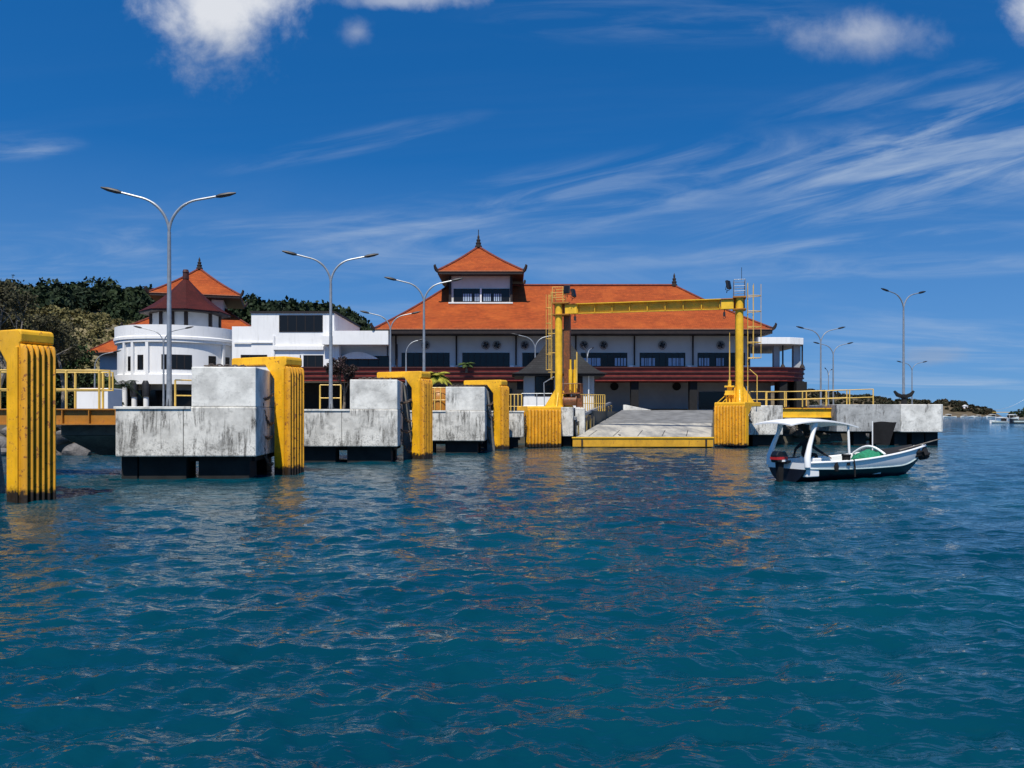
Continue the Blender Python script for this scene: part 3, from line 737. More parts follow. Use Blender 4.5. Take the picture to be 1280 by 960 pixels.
# side parapet beam, left
m = MB()
for (a, b, dx, h0, w, hh) in ((62.5, 82, -.35, 1.55, .22, .28),):
    p0 = (lx(a) + dx - .2, a, rz_(a) + h0 - .35); p1 = (lx(b) + dx - .2, b, rz_(b) + h0 - .45)
    m.bar(p0, p1, .26, .22)
m.build('side_handrail', GALV, tr)
m = MB(); m.bar((lx(62.5) - .3, 62.5, rz_(62.5) + .80), (lx(82) - .3, 82, rz_(82) + .75), .1, .3); m.build('side_beam', DSTEEL, tr)
m = MB()
for i in range(11):
    yv = 63.0 + i * 1.8; m.bar((lx(yv) - .3, yv, rz_(yv) - .1), (lx(yv) - .3, yv, rz_(yv) + .95), .09)
m.build('side_posts', YRAIL, tr)
MB().box(lx(73) + .0, lx(73) + .1, 61, 62, rz_(61), rz_(61) + .1).build('edge_curb', DSTEEL, tr)
tag(MB().prism([(12.2, 2.8), (12.2, 3.55), (12.5, 3.55), (15.6, 2.9), (15.6, 2.8)], 87.6, 88.0, 'y').build('wedge_kerb', CON2, bevel=.02), 'low white wedge kerb at the top of the ramp', 'kerb')

# ------------------------------------------------------------------ gantry
tg = thing('lifting_gantry', 'yellow steel portal gantry spanning the loading ramp', 'gantry', (0, 0, 0))
GL = Vector((3.86, 66, 0)); GR = Vector((17.8, 62.6, 0)); gd = (GR - GL).normalized(); gp = Vector((-gd.y, gd.x, 0))   # gp points away from camera
ang = math.atan2(gd.y, gd.x)
rotg = Matrix.Rotation(ang, 3, 'Z')
def gpt(o, along, back, z): return o + gd * along + gp * back + Vector((0, 0, z))
def gbox(mb, o, a0, a1, b0, b1, z0, z1):
    vs = [gpt(o, a, b, z) for z in (z0, z1) for b in (b0, b1) for a in (a0, a1)]
    mb.add(vs, [(0, 2, 3, 1), (4, 5, 7, 6), (0, 1, 5, 4), (2, 6, 7, 3), (0, 4, 6, 2), (1, 3, 7, 5)])
def gantry_post(o, sgn, zb, ztop):
    MB().tube([gpt(o, 0, 0, zb + .1), gpt(o, 0, 0, ztop - .05)], .30, 24).build('post', YEL2, tg, smooth=True)
    MB().rev([(0, 0), (.50, 0), (.50, .10), (.36, .14), (.34, .7), (0, .7)], tuple(gpt(o, 0, 0, zb)), 20, close=False).build('post_base', YEL2, tg, smooth=True)
    m = MB(); gbox(m, o, .34 if sgn > 0 else -.3, .86 if sgn > 0 else .3, .30, .95, zb, ztop - .9); m.build('rear_column', RUSTSHADE if sgn > 0 else YEL2, tg, bevel=.03)  # left rear column: its shade is painted in with the dark rusty brown
    m = MB(); gbox(m, o, -.5, .9 if sgn > 0 else .5, -.42, 1.1, ztop - .05, ztop + .06); m.build('top_plate', ORG, tg)
    m = MB(); gbox(m, o, -.5, .9 if sgn > 0 else .5, -.42, .9, ztop - .98, ztop - .90); m.build('lower_plate', ORG, tg)
    m = MB(); gbox(m, o, -.42, .42, .32, .95, ztop - .9, ztop - .05); m.build('head_box', ORG, tg)
    m = MB()
    for s in (-1, 1):
        m.add([gpt(o, s * .3, -.03, zb + 1.5), gpt(o, s * 1.25, -.03, zb), gpt(o, s * .3, -.03, zb), gpt(o, s * .3, .03, zb + 1.5), gpt(o, s * 1.25, .03, zb), gpt(o, s * .3, .03, zb)],
              [(0, 1, 2), (5, 4, 3), (0, 3, 4, 1), (1, 4, 5, 2), (2, 5, 3, 0)])
        m.add([gpt(o, -.03, s * .3, zb + 1.2), gpt(o, -.03, s * 1.0, zb), gpt(o, -.03, s * .3, zb), gpt(o, .03, s * .3, zb + 1.2), gpt(o, .03, s * 1.0, zb), gpt(o, .03, s * .3, zb)],
              [(0, 1, 2), (5, 4, 3), (0, 3, 4, 1), (1, 4, 5, 2), (2, 5, 3, 0)])
    m.build('gusset', YEL2, tg)
ZT = 11.65
gantry_post(GL, 1, 3.07, ZT); gantry_post(GR, -1, 3.21, ZT)
span = (GR - GL).length
m = MB(); gbox(m, GL, 1.55, span - 1.4, -.46, .32, ZT - .16, ZT - .10); gbox(m, GL, 1.55, span - 1.4, -.18, .18, ZT - .90, ZT - .85); gbox(m, GL, 1.55, span - 1.4, -.03, .03, ZT - .85, ZT - .16)
m.build('cross_beam', YEL2, tg)
m = MB()
for i in range(9):
    a = 1.58 + i * (span - 3.1) / 8; gbox(m, GL, a, a + .05, -.26, -.032, ZT - .849, ZT - .161); gbox(m, GL, a, a + .05, .032, .26, ZT - .849, ZT - .161)
m.build('beam_stiffeners', YEL2, tg)
for (o, a0, a1) in ((GL, .55, 1.54), (GL, span - 1.39, span - .45)):
    m = MB(); gbox(m, o, a0, a1, -.22, .22, ZT - .90, ZT - .14); m.build('beam_end_box', YEL2, tg, bevel=.02)
    m = MB(); gbox(m, o, a0, a1, -.34, .34, ZT - .137, ZT - .08); m.build('beam_end_plate', ORG, tg)
for (a) in (1.35, span - 1.15):
    m = MB(); m.tube([gpt(GL, a, 0, ZT - .91), gpt(GL, a, 0, ZT - 1.15)], .04, 8); gbox(m, GL, a - .09, a + .09, -.08, .08, ZT - 1.45, ZT - 1.12)
    ring = [gpt(GL, a + .09 * math.sin(q_), 0, ZT - 1.52 + .09 * math.cos(q_)) for q_ in [i * .6 for i in range(9)]]
    m.tube(ring, .025, 6); m.build('hoist_hook', DSTEEL, tg)
def ladder(mb, p, ax, z0, z1, w=.4, r=.03):
    for s in (-.5, .5): mb.tube([p + ax * w * s + Vector((0, 0, z0)), p + ax * w * s + Vector((0, 0, z1))], r, 6)
    z = z0 + .25
    while z < z1: mb.tube([p - ax * w * .5 + Vector((0, 0, z)), p + ax * w * .5 + Vector((0, 0, z))], r * .7, 5); z += .3
def cage(mb, p, ax, out, z0, z1, step, rad=.38):
    z = z0
    offs = [(-.8, 0), (-.9, .55), (-.5, 1.1), (0, 1.3), (.5, 1.1), (.9, .55), (.8, 0)]
    while z <= z1 + .01:
        mb.tube([p + ax * a * rad + out * b * rad * 1.6 + Vector((0, 0, z)) for a, b in offs], .03, 5); z += step
    for a, b in ((-.9, .55), (0, 1.3), (.9, .55)):
        mb.tube([p + ax * a * rad + out * b * rad * 1.6 + Vector((0, 0, z0)), p + ax * a * rad + out * b * rad * 1.6 + Vector((0, 0, z1))], .022, 5)
LADP = YRAIL
m = MB(); pL = gpt(GL, -.62, .1, 0); ladder(m, pL, gp, 5.4, ZT + 1.0, .42); 
for z in (6.0, 7.6, 9.2, 10.8, 12.3): m.tube([pL + Vector((0, 0, z)) + gd * .35, pL + Vector((0, 0, z)) - gd * .3], .03, 5)
m.build('ladder', LADP, tg, smooth=True)
m = MB(); cage(m, pL, gp, -gd, 6.2, ZT + .8, 1.28, .22); m.build('ladder_cage', LADP, tg, smooth=True)
m = MB(); pR = gpt(GR, .62, .1, 0); ladder(m, pR, gp, 3.6, ZT + 1.1, .42); m.build('ladder', LADP, tg, smooth=True)
m = MB(); cage(m, pR, gp, gd, 6.9, ZT + 1.0, 1.21, .48); m.build('ladder_cage', LADP, tg, smooth=True)
def top_rail(o, a0, a1, h=1.3, mat=LADP):
    m = MB()
    for a in (a0, a1):
        for b in (-.38, .95): m.tube([gpt(o, a, b, ZT + .05), gpt(o, a, b, ZT + h)], .03, 6)
    for z in (.45, .85, h):
        cs = [gpt(o, a0, -.38, ZT + z), gpt(o, a1, -.38, ZT + z), gpt(o, a1, .95, ZT + z), gpt(o, a0, .95, ZT + z), gpt(o, a0, -.38, ZT + z)]
        for p_, q_ in zip(cs, cs[1:]): m.tube([p_, q_], .026, 5)
    m.build('platform_railing', mat, tg, smooth=True)
top_rail(GL, -.45, .42); top_rail(GR, -.42, .42, 1.35, GALV)
def flood(o, along, z, yaw, label):
    t = thing('floodlight', label, 'floodlight', tuple(gpt(o, along, -.45, z)), yaw)
    m = MB(); m.box(-.26, .26, -.09, .09, -.34, .34, Matrix.Rotation(R(-12), 3, 'X')); m.build('housing', DSTEEL, t, bevel=.03)
    m = MB(); m.box(-.21, .21, -.115, -.09, -.28, .28, Matrix.Rotation(R(-12), 3, 'X'), (0, 0, 0)); m.build('lens', GLASS, t)
    m = MB(); m.tube([(-.3, 0, 0), (-.3, .1, -.4), (.3, .1, -.4), (.3, 0, 0)], .025, 5); m.tube([(0, .1, -.4), (0, .15, -.62)], .03, 6); m.build('bracket', DSTEEL, t)
flood(GL, .75, ZT + 1.05, R(-20), 'square floodlight on top of the left gantry post'); flood(GL, 1.3, ZT + .75, R(60), 'tilted floodlight over the beam beside the left gantry platform')
flood(GR, -.85, ZT + .95, R(48), 'big dark floodlight at the top of the right gantry post')
m = MB(); m.tube([gpt(GR, .15, -.3, ZT + 1.3), gpt(GR, .15, -.3, ZT + 2.3)], .02, 5); m.build('antenna', DSTEEL, tg)
# hydraulic cylinders and winch decks
m = MB()
for (a, b) in ((1.0, -.1), (1.3, .3)):
    m.tube([gpt(GL, a, b, 4.3), gpt(GL, a, b, 6.2)], .16, 12); m.tube([gpt(GL, a, b, 6.2), gpt(GL, a, b, 7.0)], .08, 10)
m.build('hydraulic_cylinder', YEL2, tg, smooth=True)
m = MB(); m.tube([gpt(GL, 1.55, -.3, 4.6), gpt(GL, 1.55, -.3, 7.6)], .05, 8); m.build('pull_rod', YRAIL, tg, smooth=True)
m = MB(); gbox(m, GL, .4, 1.9, -.6, .9, 4.18, 4.28)
for i in range(9): m.tube([gpt(GL, .42 + i * .18, -.58, 4.28), gpt(GL, .42 + i * .18, -.58, 5.0)], .03, 5)
for i in range(6): m.tube([gpt(GL, 1.88, -.58 + i * .25, 4.28), gpt(GL, 1.88, -.58 + i * .25, 5.0)], .03, 5)
m.tube([gpt(GL, .4, -.58, 5.0), gpt(GL, 1.88, -.58, 5.0), gpt(GL, 1.88, .9, 5.0)], .035, 6); m.build('winch_deck', RUSTSHADE, tg)
m = MB(); m.tube([gpt(GL, .5, -.2, 3.6), gpt(GL, 1.5, -.2, 3.6)], .38, 16); m.tube([gpt(GL, .45, -.2, 3.6), gpt(GL, .52, -.2, 3.6)], .52, 16); m.tube([gpt(GL, 1.5, -.2, 3.6), gpt(GL, 1.57, -.2, 3.6)], .52, 16); gbox(m, GL, 1.6, 2.0, -.4, .1, 3.1, 4.1)
m.build('winch_drum', RUSTSHADE, tg, smooth=True)
m = MB(); m.tube([gpt(GR, -.75, -.2, 4.9), gpt(GR, -.75, -.2, 8.2)], .045, 8); m.tube([gpt(GR, -.75, -.2, 8.2), gpt(GR, -.75, -.2, 8.9)], .02, 5); m.build('pull_rod', YRAIL, tg, smooth=True)
m = MB(); gbox(m, GR, -1.15, -.4, -.5, .3, 4.0, 4.12); gbox(m, GR, -1.1, -.45, -.45, .25, 4.12, 4.35); gbox(m, GR, -1.15, -.4, -.5, .3, 4.62, 4.74); gbox(m, GR, -.95, -.55, -.3, .1, 4.35, 4.62); m.tube([gpt(GR, -.75, -.1, 4.74), gpt(GR, -.75, -.1, 5.2)], .13, 10)
m.build('hydraulic_unit', YEL2, tg, bevel=.01)
m = MB()
for a in (-1.0, -.75, -.5): m.tube([gpt(GR, a, -.3, 3.2), gpt(GR, a, -.3, 4.0)], .05, 6)
m.tube([gpt(GR, -1.9, -.3, 3.2), gpt(GR, -1.0, -.3, 4.05)], .04, 6); m.tube([gpt(GR, -1.5, -.3, 3.2), gpt(GR, -.7, -.3, 4.05)], .04, 6)
m.build('unit_frame', YEL2, tg)
m = MB(); m.tube([gpt(GR, .75, -.3, 6.0), gpt(GR, 1.3, -.3, 5.5), gpt(GR, 1.3, -.3, 3.3)], .04, 6); m.build('vent_pipe', YRAIL, tg, smooth=True)
m = MB(); m.tube([gpt(GL, -.3, -.5, 5.6), gpt(GL, -1.15, -.5, 5.1), gpt(GL, -1.1, -.5, 3.1)], .04, 6); m.build('vent_pipe', GALV, tg, smooth=True)

# ------------------------------------------------------------------ footbridges & railings
def railing(mb, pts, h=1.1, post=1.6, mid=.55, r=.035):
    pts = [Vector(p) for p in pts]
    for a, b in zip(pts, pts[1:]):
        ln = (b - a).length; n = max(1, round(ln / post))
        for i in range(n + 1):
            p = a.lerp(b, i / n); mb.tube([p, p + Vector((0, 0, h))], r * 1.3, 6)
        for z in (mid, h): mb.tube([a + Vector((0, 0, z)), b + Vector((0, 0, z))], r, 6)
t = thing('footbridge', 'yellow steel footbridge from the left edge to the nearest dolphin', 'footbridge', (0, 0, 0))
b0 = Vector((-22, 32.3, 0)); b1 = Vector((-15.45, 32.6, 0))
def quad_bar(mb, a, b, w, z0, z1):
    d = (b - a).normalized(); s = Vector((-d.y, d.x, 0)) * w / 2
    vs = [p + o + Vector((0, 0, z)) for z in (z0, z1) for (p, o) in ((a, -s), (b, -s), (b, s), (a, s))]
    mb.add(vs, [(3, 2, 1, 0), (4, 5, 6, 7), (0, 1, 5, 4), (1, 2, 6, 5), (2, 3, 7, 6), (3, 0, 4, 7)])
gy = Vector((0, 1.5, 0))
for off in (Vector((0, 0, 0)), gy):
    m = MB(); quad_bar(m, b0 + off, b1 + off, .30, 2.68, 2.73); quad_bar(m, b0 + off, b1 + off, .05, 2.13, 2.68); quad_bar(m, b0 + off, b1 + off, .30, 2.08, 2.13)
    for i in range(6):
        p = (b0 + off).lerp(b1 + off, (i + .6) / 6.2); m.box(p.x - .02, p.x + .02, p.y - .14, p.y - .03, 2.13, 2.68)
    m.build('girder', ORG, t)
m = MB(); quad_bar(m, b0 + gy / 2, b1 + gy / 2, 1.3, 2.70, 2.74); m.build('walkway', GALV, t)
for off in (Vector((0, -.05, 2.73)), gy + Vector((0, .05, 2.73))):
    m = MB(); a = b0 + off; b = b1 + off; kk = .20 if off.y < .5 else .30; railing(m, [a, b.lerp(a, kk)], 1.55, 1.2, .78, .042)
    e = b.lerp(a, kk); m.tube([e + Vector((0, 0, 1.55)), e + Vector((.42, 0, 1.55)), e + Vector((.42, 0, .78)), e + Vector((0, 0, .78))], .042, 6)
    m.build('railing', YRAIL, t, smooth=True)
t = thing('footbridge', 'yellow footbridge with handrails right of the ramp leading to the pier end', 'footbridge', (0, 0, 0))
c0 = Vector((21.2, 65.2, 0)); c1 = Vector((26.6, 65.2, 0))
for off in (Vector((0, 0, 0)), Vector((0, 1.5, 0))):
    m = MB(); quad_bar(m, c0 + off, c1 + off, .32, 2.95, 3.0); quad_bar(m, c0 + off, c1 + off, .05, 2.3, 2.95); quad_bar(m, c0 + off, c1 + off, .32, 2.24, 2.3)
    m.build('girder', YEL2, t)
m = MB(); quad_bar(m, c0 + Vector((0, .75, 0)), c1 + Vector((0, .75, 0)), 1.4, 3.0, 3.04); m.build('walkway', ORG, t)
m = MB(); railing(m, [(19.3, 65.0, 3.1), (20.7, 65.0, 3.1), (23.6, 65.0, 3.1), (29.3, 64.9, 3.3)], 1.25, 1.9, .6, .04); m.build('railing', YRAIL, t, smooth=True)
m = MB(); railing(m, [(21.2, 66.8, 3.1), (28.0, 66.9, 3.3)], 1.25, 1.7, .6, .04); m.build('railing', YRAIL, t, smooth=True)
def rail_thing(label, pts, h=1.1, post=.6, mid=.5, mat=YRAIL, r=.035, vert=False):
    p0 = Vector(pts[0]); t = thing('railing', label, 'railing', tuple(p0)); m = MB(); lp = [Vector(p) - p0 for p in pts]
    railing(m, lp, h, post if not vert else .28, mid, r); m.build('rails', mat, t, smooth=True)
rail_thing('small yellow rail frame behind the second dolphin beside the lamp', [(XX(400, 46), 46, 2.74), (XX(426, 46), 46, 2.74)], 1.45, .8, .7)
rail_thing('yellow rail just behind the nearest dolphin lamp', [(XX(219, 36), 36, 2.8), (XX(243, 36.5), 36.5, 2.8)], 1.25, .7, .55)
rail_thing('yellow slatted railing between the second and third dolphins', [(XX(536, 58), 58, 2.74), (XX(558, 58), 58, 2.74)], 1.7, .5, .8)
rail_thing('yellow slatted railing between slim fender and squat fender', [(XX(634, 66.5), 66.5, 2.76), (XX(652, 66.5), 66.5, 2.76)], 1.4, .5, .4, vert=True)
rail_thing('thin grey rail in front of the guard hut', [(XX(652, 67), 67, 2.9), (XX(690, 67), 67, 2.9)], 1.35, 1.3, .3, GALV, .03)
rail_thing('slatted rusty railing right of the guard hut', [(XX(726, 72), 72, 2.8), (XX(756, 74), 74, 2.8)], 1.5, .3, .7, vert=True)
t = thing('winch_cover', 'orange domed winch cover on the rails below the yellow palm', 'winch', (XX(549, 59), 59, 2.74))
MB().rev([(.0, 0), (.95, 0), (.95, .9), (.88, 1.25), (.6, 1.6), (.25, 1.75), (0, 1.78)], n=20, close=False).build('cover', ORG, t, smooth=True)
MB().box(-.8, .8, -.7, .7, -.4, .05).build('base', RUSTSHADE, t)
MB().bar((-.3, -.98, .2), (-.3, -.8, 1.5), .06).build('clamp_strap', DSTEEL, t)

# ------------------------------------------------------------------ street lamps
def street_lamp(label, x, y, z0, H, rz, arms=(1, -1), armlen=2.45):
    t = thing('street_lamp', label, 'street lamp', (x, y, z0), rz, 'curved street lamps on the pier')
    fork = H - 1.85
    MB().tube([(0, 0, 0), (0, 0, fork * .5), (0, 0, fork)], [.11, .09, .07], 12).build('pole', GALV, t, smooth=True)
    m = MB(); m.box(-.2, .2, -.2, .2, 0, .04)
    for (ax, ay) in ((1, 0), (-1, 0), (0, 1), (0, -1)):
        m.add([(ax * .1, ay * .1, .04), (ax * .2, ay * .2, .04), (ax * .1, ay * .1, .35), (ax * .1 + ay * .02, ay * .1 + ax * .02, .04), (ax * .2 + ay * .02, ay * .2 + ax * .02, .04), (ax * .1 + ay * .02, ay * .1 + ax * .02, .35)], [(0, 1, 2), (5, 4, 3), (0, 3, 4, 1), (1, 4, 5, 2), (2, 5, 3, 0)])
    m.build('base_plate', DSTEEL, t)
    for s in arms:
        pts = []
        for k_ in range(13):
            q_ = k_ / 12; th = q_ * R(76); rr = 1.35
            pts.append(Vector((s * (rr * (1 - math.cos(th))) * 1.0, 0, fork - .05 + rr * math.sin(th) * 1.05)))
        e = pts[-1]; d = Vector((s * math.cos(R(13)), 0, math.sin(R(13)))); L2 = max(.3, armlen - abs(e.x) - .55)
        pts += [e + d * L2 * .5, e + d * L2]
        MB().tube(pts, [.055] * 10 + [.045] * 5, 8).build('arm', GALV, t, smooth=True)
        h0 = pts[-1]; m = MB(); m.tube([h0 - d * .08, h0 + d * .1, h0 + d * .45, h0 + d * .72], [.05, .09, .085, .03], 8)
        hd = m.build('lamp_head', DSTEEL, t, smooth=True)
    return t
street_lamp('tallest street lamp, standing on the nearest dolphin', XX(211.5, 32.2), 32.2, 2.79, 8.9, R(9))
street_lamp('street lamp on the second dolphin', XX(413.5, 43.7), 43.7, 2.76, 8.75, R(9))
street_lamp('street lamp beside the third dolphin in front of the orange roof', XX(530, 52.5), 52.5, 2.74, 8.9, R(5))
street_lamp('street lamp at the left eave corner of the orange roof', XX(488, 68.5), 68.5, 2.2, 9.3, R(5))
street_lamp('single-arm street lamp in front of the leftmost terminal window', XX(507.6, 84), 84, 2.8, 7.95, R(8), (1,), 1.45)
street_lamp('street lamp left of the left gantry post, before the white wall', XX(669, 86), 86, 2.8, 8.55, R(5))
street_lamp('short street lamp just right of the left gantry post', XX(734, 90), 90, 2.8, 7.6, R(68))
street_lamp('street lamp in front of the round white building', XX(204.5, 78), 78, 2.8, 8.4, R(5), (1, -1), 2.7)
street_lamp('single-arm street lamp at the shrubs left of the round building', XX(118.5, 84), 84, 2.8, 6.6, R(8), (1,), 2.5)
street_lamp('street lamp on the pier end dolphin at right', XX(1129.5, 66.2), 66.2, 3.31, 9.7, R(20), (1, -1), 2.25)
street_lamp('left and taller of the pair of lamps beyond the terrace', XX(1026, 81), 81, 2.8, 8.75, R(5))
street_lamp('right one of the pair of lamps beyond the terrace', XX(1041.5, 99), 99, 2.8, 8.8, R(5))
street_lamp('tiny lamp against the sky behind the terrace corner', XX(1030, 140), 138, 2.8, 7.8, R(55))
street_lamp('small far street lamp beside the tall pier end lamp', XX(1140, 128), 128, 2.8, 8.4, R(5))
t = thing('mooring_bollard', 'black mooring bollard at the foot of the pier end lamp', 'bollard', (XX(1130, 65.6), 65.6, 3.31))
MB().rev([(0, 0), (.3, 0), (.22, .12), (.2, .55), (.34, .65), (.34, .8), (0, .86)], n=14, close=False).build('post', BLACK, t, smooth=True)
MB().tube([(-.8, 0, 1.1), (-.55, 0, .8), (0, 0, .6), (.55, 0, .8), (.8, 0, 1.1)], [.1, .17, .17, .17, .1], 8).build('horns', BLACK, t, smooth=True)

# ------------------------------------------------------------------ terminal building
tb = thing('terminal_building', 'long white terminal building with hipped orange tile roof and red balcony', 'building', (7, 98, 2.8))
O = Vector((7, 98, 2.8))
def B(mb_fn, name, mat, parent=tb, **kw):
    m = MB(); mb_fn(m); m.v = [(a - O.x, b - O.y, c - O.z) for a, b, c in m.v]; return m.build(name, mat, parent, **kw)
B(lambda m: m.box(-15.2, 29.2, 98, 118, 7.4, 13.0), 'upper_wall', OFFW)
B(lambda m: m.box(-15.2, 29.2, 99.5, 117.9, 2.7, 7.39), 'lower_wall', GREYW)
# balcony band with mouldings
def bandpoly(o):
    pts = [(-26.5, 94.3 - o)]
    pts += [(30.5, 94.3 - o)]
    for k_ in range(1, 9):
        th = R(-90 + 90 * k_ / 8); pts.append((30.5 + (5.6 + o) * math.cos(th), 100.0 + (5.7 + o) * math.sin(th)))
    pts += [(36.1 + o, 112), (-26.5, 112)]
    return pts
for (z0, z1, o, mt, nm) in ((7.95, 8.10, .18, MARD, 'balcony_cornice'), (7.55, 7.948, .0, MARO, 'balcony_band'), (7.38, 7.548, .10, MARD, 'balcony_moulding'), (6.98, 7.378, -.05, MARO, 'balcony_band'), (6.84, 6.978, .04, MARD, 'balcony_moulding'), (6.45, 6.838, -.12, MARO, 'balcony_band')):
    B(lambda m: m.prism(bandpoly(o), z0, z1), nm, mt)
# ground floor piers, doors and glazing
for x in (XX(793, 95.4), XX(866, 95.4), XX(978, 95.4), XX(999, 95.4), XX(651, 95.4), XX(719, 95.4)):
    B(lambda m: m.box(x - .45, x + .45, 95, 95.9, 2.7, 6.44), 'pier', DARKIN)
for (x0, x1, y0, y1) in ((874, 925, 490, 511), (500, 562, 482, 512), (580, 640, 486, 512), (700, 716, 484, 511), (380, 486, 486, 512)):
    B(lambda m: m.box(XX(x0, 99.4), XX(x1, 99.4), 99.3, 99.49, ZZ(y1, 99.4), ZZ(y0, 99.4)), 'entrance_glazing', GLASS)
for x in (768, 846): 
    B(lambda m: m.rev([(0, 0), (.5, 0), (.5, .1), (0, .12)], (0, 0, 0), 16, close=False) if False else m.tube([(XX(x, 99.3), 99.2, ZZ(483, 99.3)), (XX(x, 99.3), 99.48, ZZ(483, 99.3))], .5, 16), 'wall_fan', DARKIN)
B(lambda m: m.box(XX(798, 99), XX(860, 99), 99.2, 99.48, 2.7, 3.2), 'plinth', DARKIN)
# upper windows
def window(x0, x1, y0, y1, Y, n, parent, off, pale=()):
    X0, X1, Z0, Z1 = XX(x0, Y), XX(x1, Y), ZZ(y1, Y), ZZ(y0, Y)
    def loc(m): m.v = [(a - off.x, b - off.y, c - off.z) for a, b, c in m.v]; return m
    f = MB(); w = .07
    f.box(X0, X1, Y - .06, Y - .002, Z1 - w, Z1); f.box(X0, X1, Y - .06, Y - .002, Z0, Z0 + w)
    for i in range(n + 1):
        xx = X0 + (X1 - X0) * i / n; xx = min(max(xx, X0 + w / 2), X1 - w / 2); f.box(xx - w / 2, xx + w / 2, Y - .055, Y - .003, Z0 + w + .001, Z1 - w - .001)
    fo = loc(f).build('window', FASC, parent)
    g = MB(); g.box(X0 + .02, X1 - .02, Y - .03, Y - .004, Z0 + .02, Z1 - .02); loc(g).build('pane', GLASS, fo)
    for (a, b) in pale:
        for i in range(4):
            A_ = XX(a + (b - a) * i / 4 + .5, Y); B_ = XX(a + (b - a) * (i + 1) / 4 - .5, Y)
            s = MB(); s.box(A_, B_, Y - .045, Y - .031, Z0 + .1, Z0 + (Z1 - Z0) * .62); loc(s).build('sky_view_panel', SKYVIEW, fo)  # opaque pale-blue panel stands in for sky seen through the window
    return fo
for (x0, x1, n, pale) in ((502, 562, 8, ()), (578, 637, 8, ()), (653, 705, 6, ()), (726, 784, 7, ((728, 751), (768, 783))), (799.6, 856.5, 7, ((801, 819), (835, 855))), (872, 931, 8, ((873, 887), (895, 905)))):
    window(x0, x1, 441, 458.4, 98, n, tb, O, pale)
for x in (495, 570.6, 645, 719.7, 793, 866, 936):
    xw = XX(x, 97.8)
    B(lambda m: m.tube([(xw, 97.72, 8.5), (xw, 97.72, 12.9)], .1, 8), 'downpipe', FASC, smooth=True)
    B(lambda m: (m.box(xw - .75, xw - .25, 97.4, 97.9, 8.11, 8.45), m.box(xw + .3, xw + .6, 97.5, 97.9, 8.11, 8.3)), 'planter_box', WHITE)
for x in (532, 607, 621, 656, 730, 754.5, 828, 901):
    p = P(x, 431.5, 97.7)
    def fan(m, p=p):
        for r_ in (.50, .36):
            m.tube([(p[0] + r_ * math.cos(a), p[1], p[2] + r_ * math.sin(a)) for a in [2 * math.pi * k_ / 18 for k_ in range(19)]], .022, 5, cap=False)
        for k_ in range(12):
            a = 2 * math.pi * k_ / 12; m.tube([(p[0] + .12 * math.cos(a), p[1] - .03, p[2] + .12 * math.sin(a)), (p[0] + .5 * math.cos(a), p[1], p[2] + .5 * math.sin(a))], .012, 4, cap=False)
        for k_ in range(4):
            a = R(90 * k_ + 20); c_ = Vector((math.cos(a), 0, math.sin(a))); s_ = Vector((-math.sin(a), 0, math.cos(a))); q_ = Vector(p)
            m.add([q_ + c_ * .1 - s_ * .08, q_ + c_ * .36 - s_ * .14 + Vector((0, .05, 0)), q_ + c_ * .36 + s_ * .14 - Vector((0, .05, 0)), q_ + c_ * .1 + s_ * .08], [(0, 1, 2, 3)])
        m.tube([(p[0], p[1] - .12, p[2]), (p[0], p[1] + .3, p[2])], .2, 12)
    B(fan, 'wall_fan', DSTEEL, rn=False)
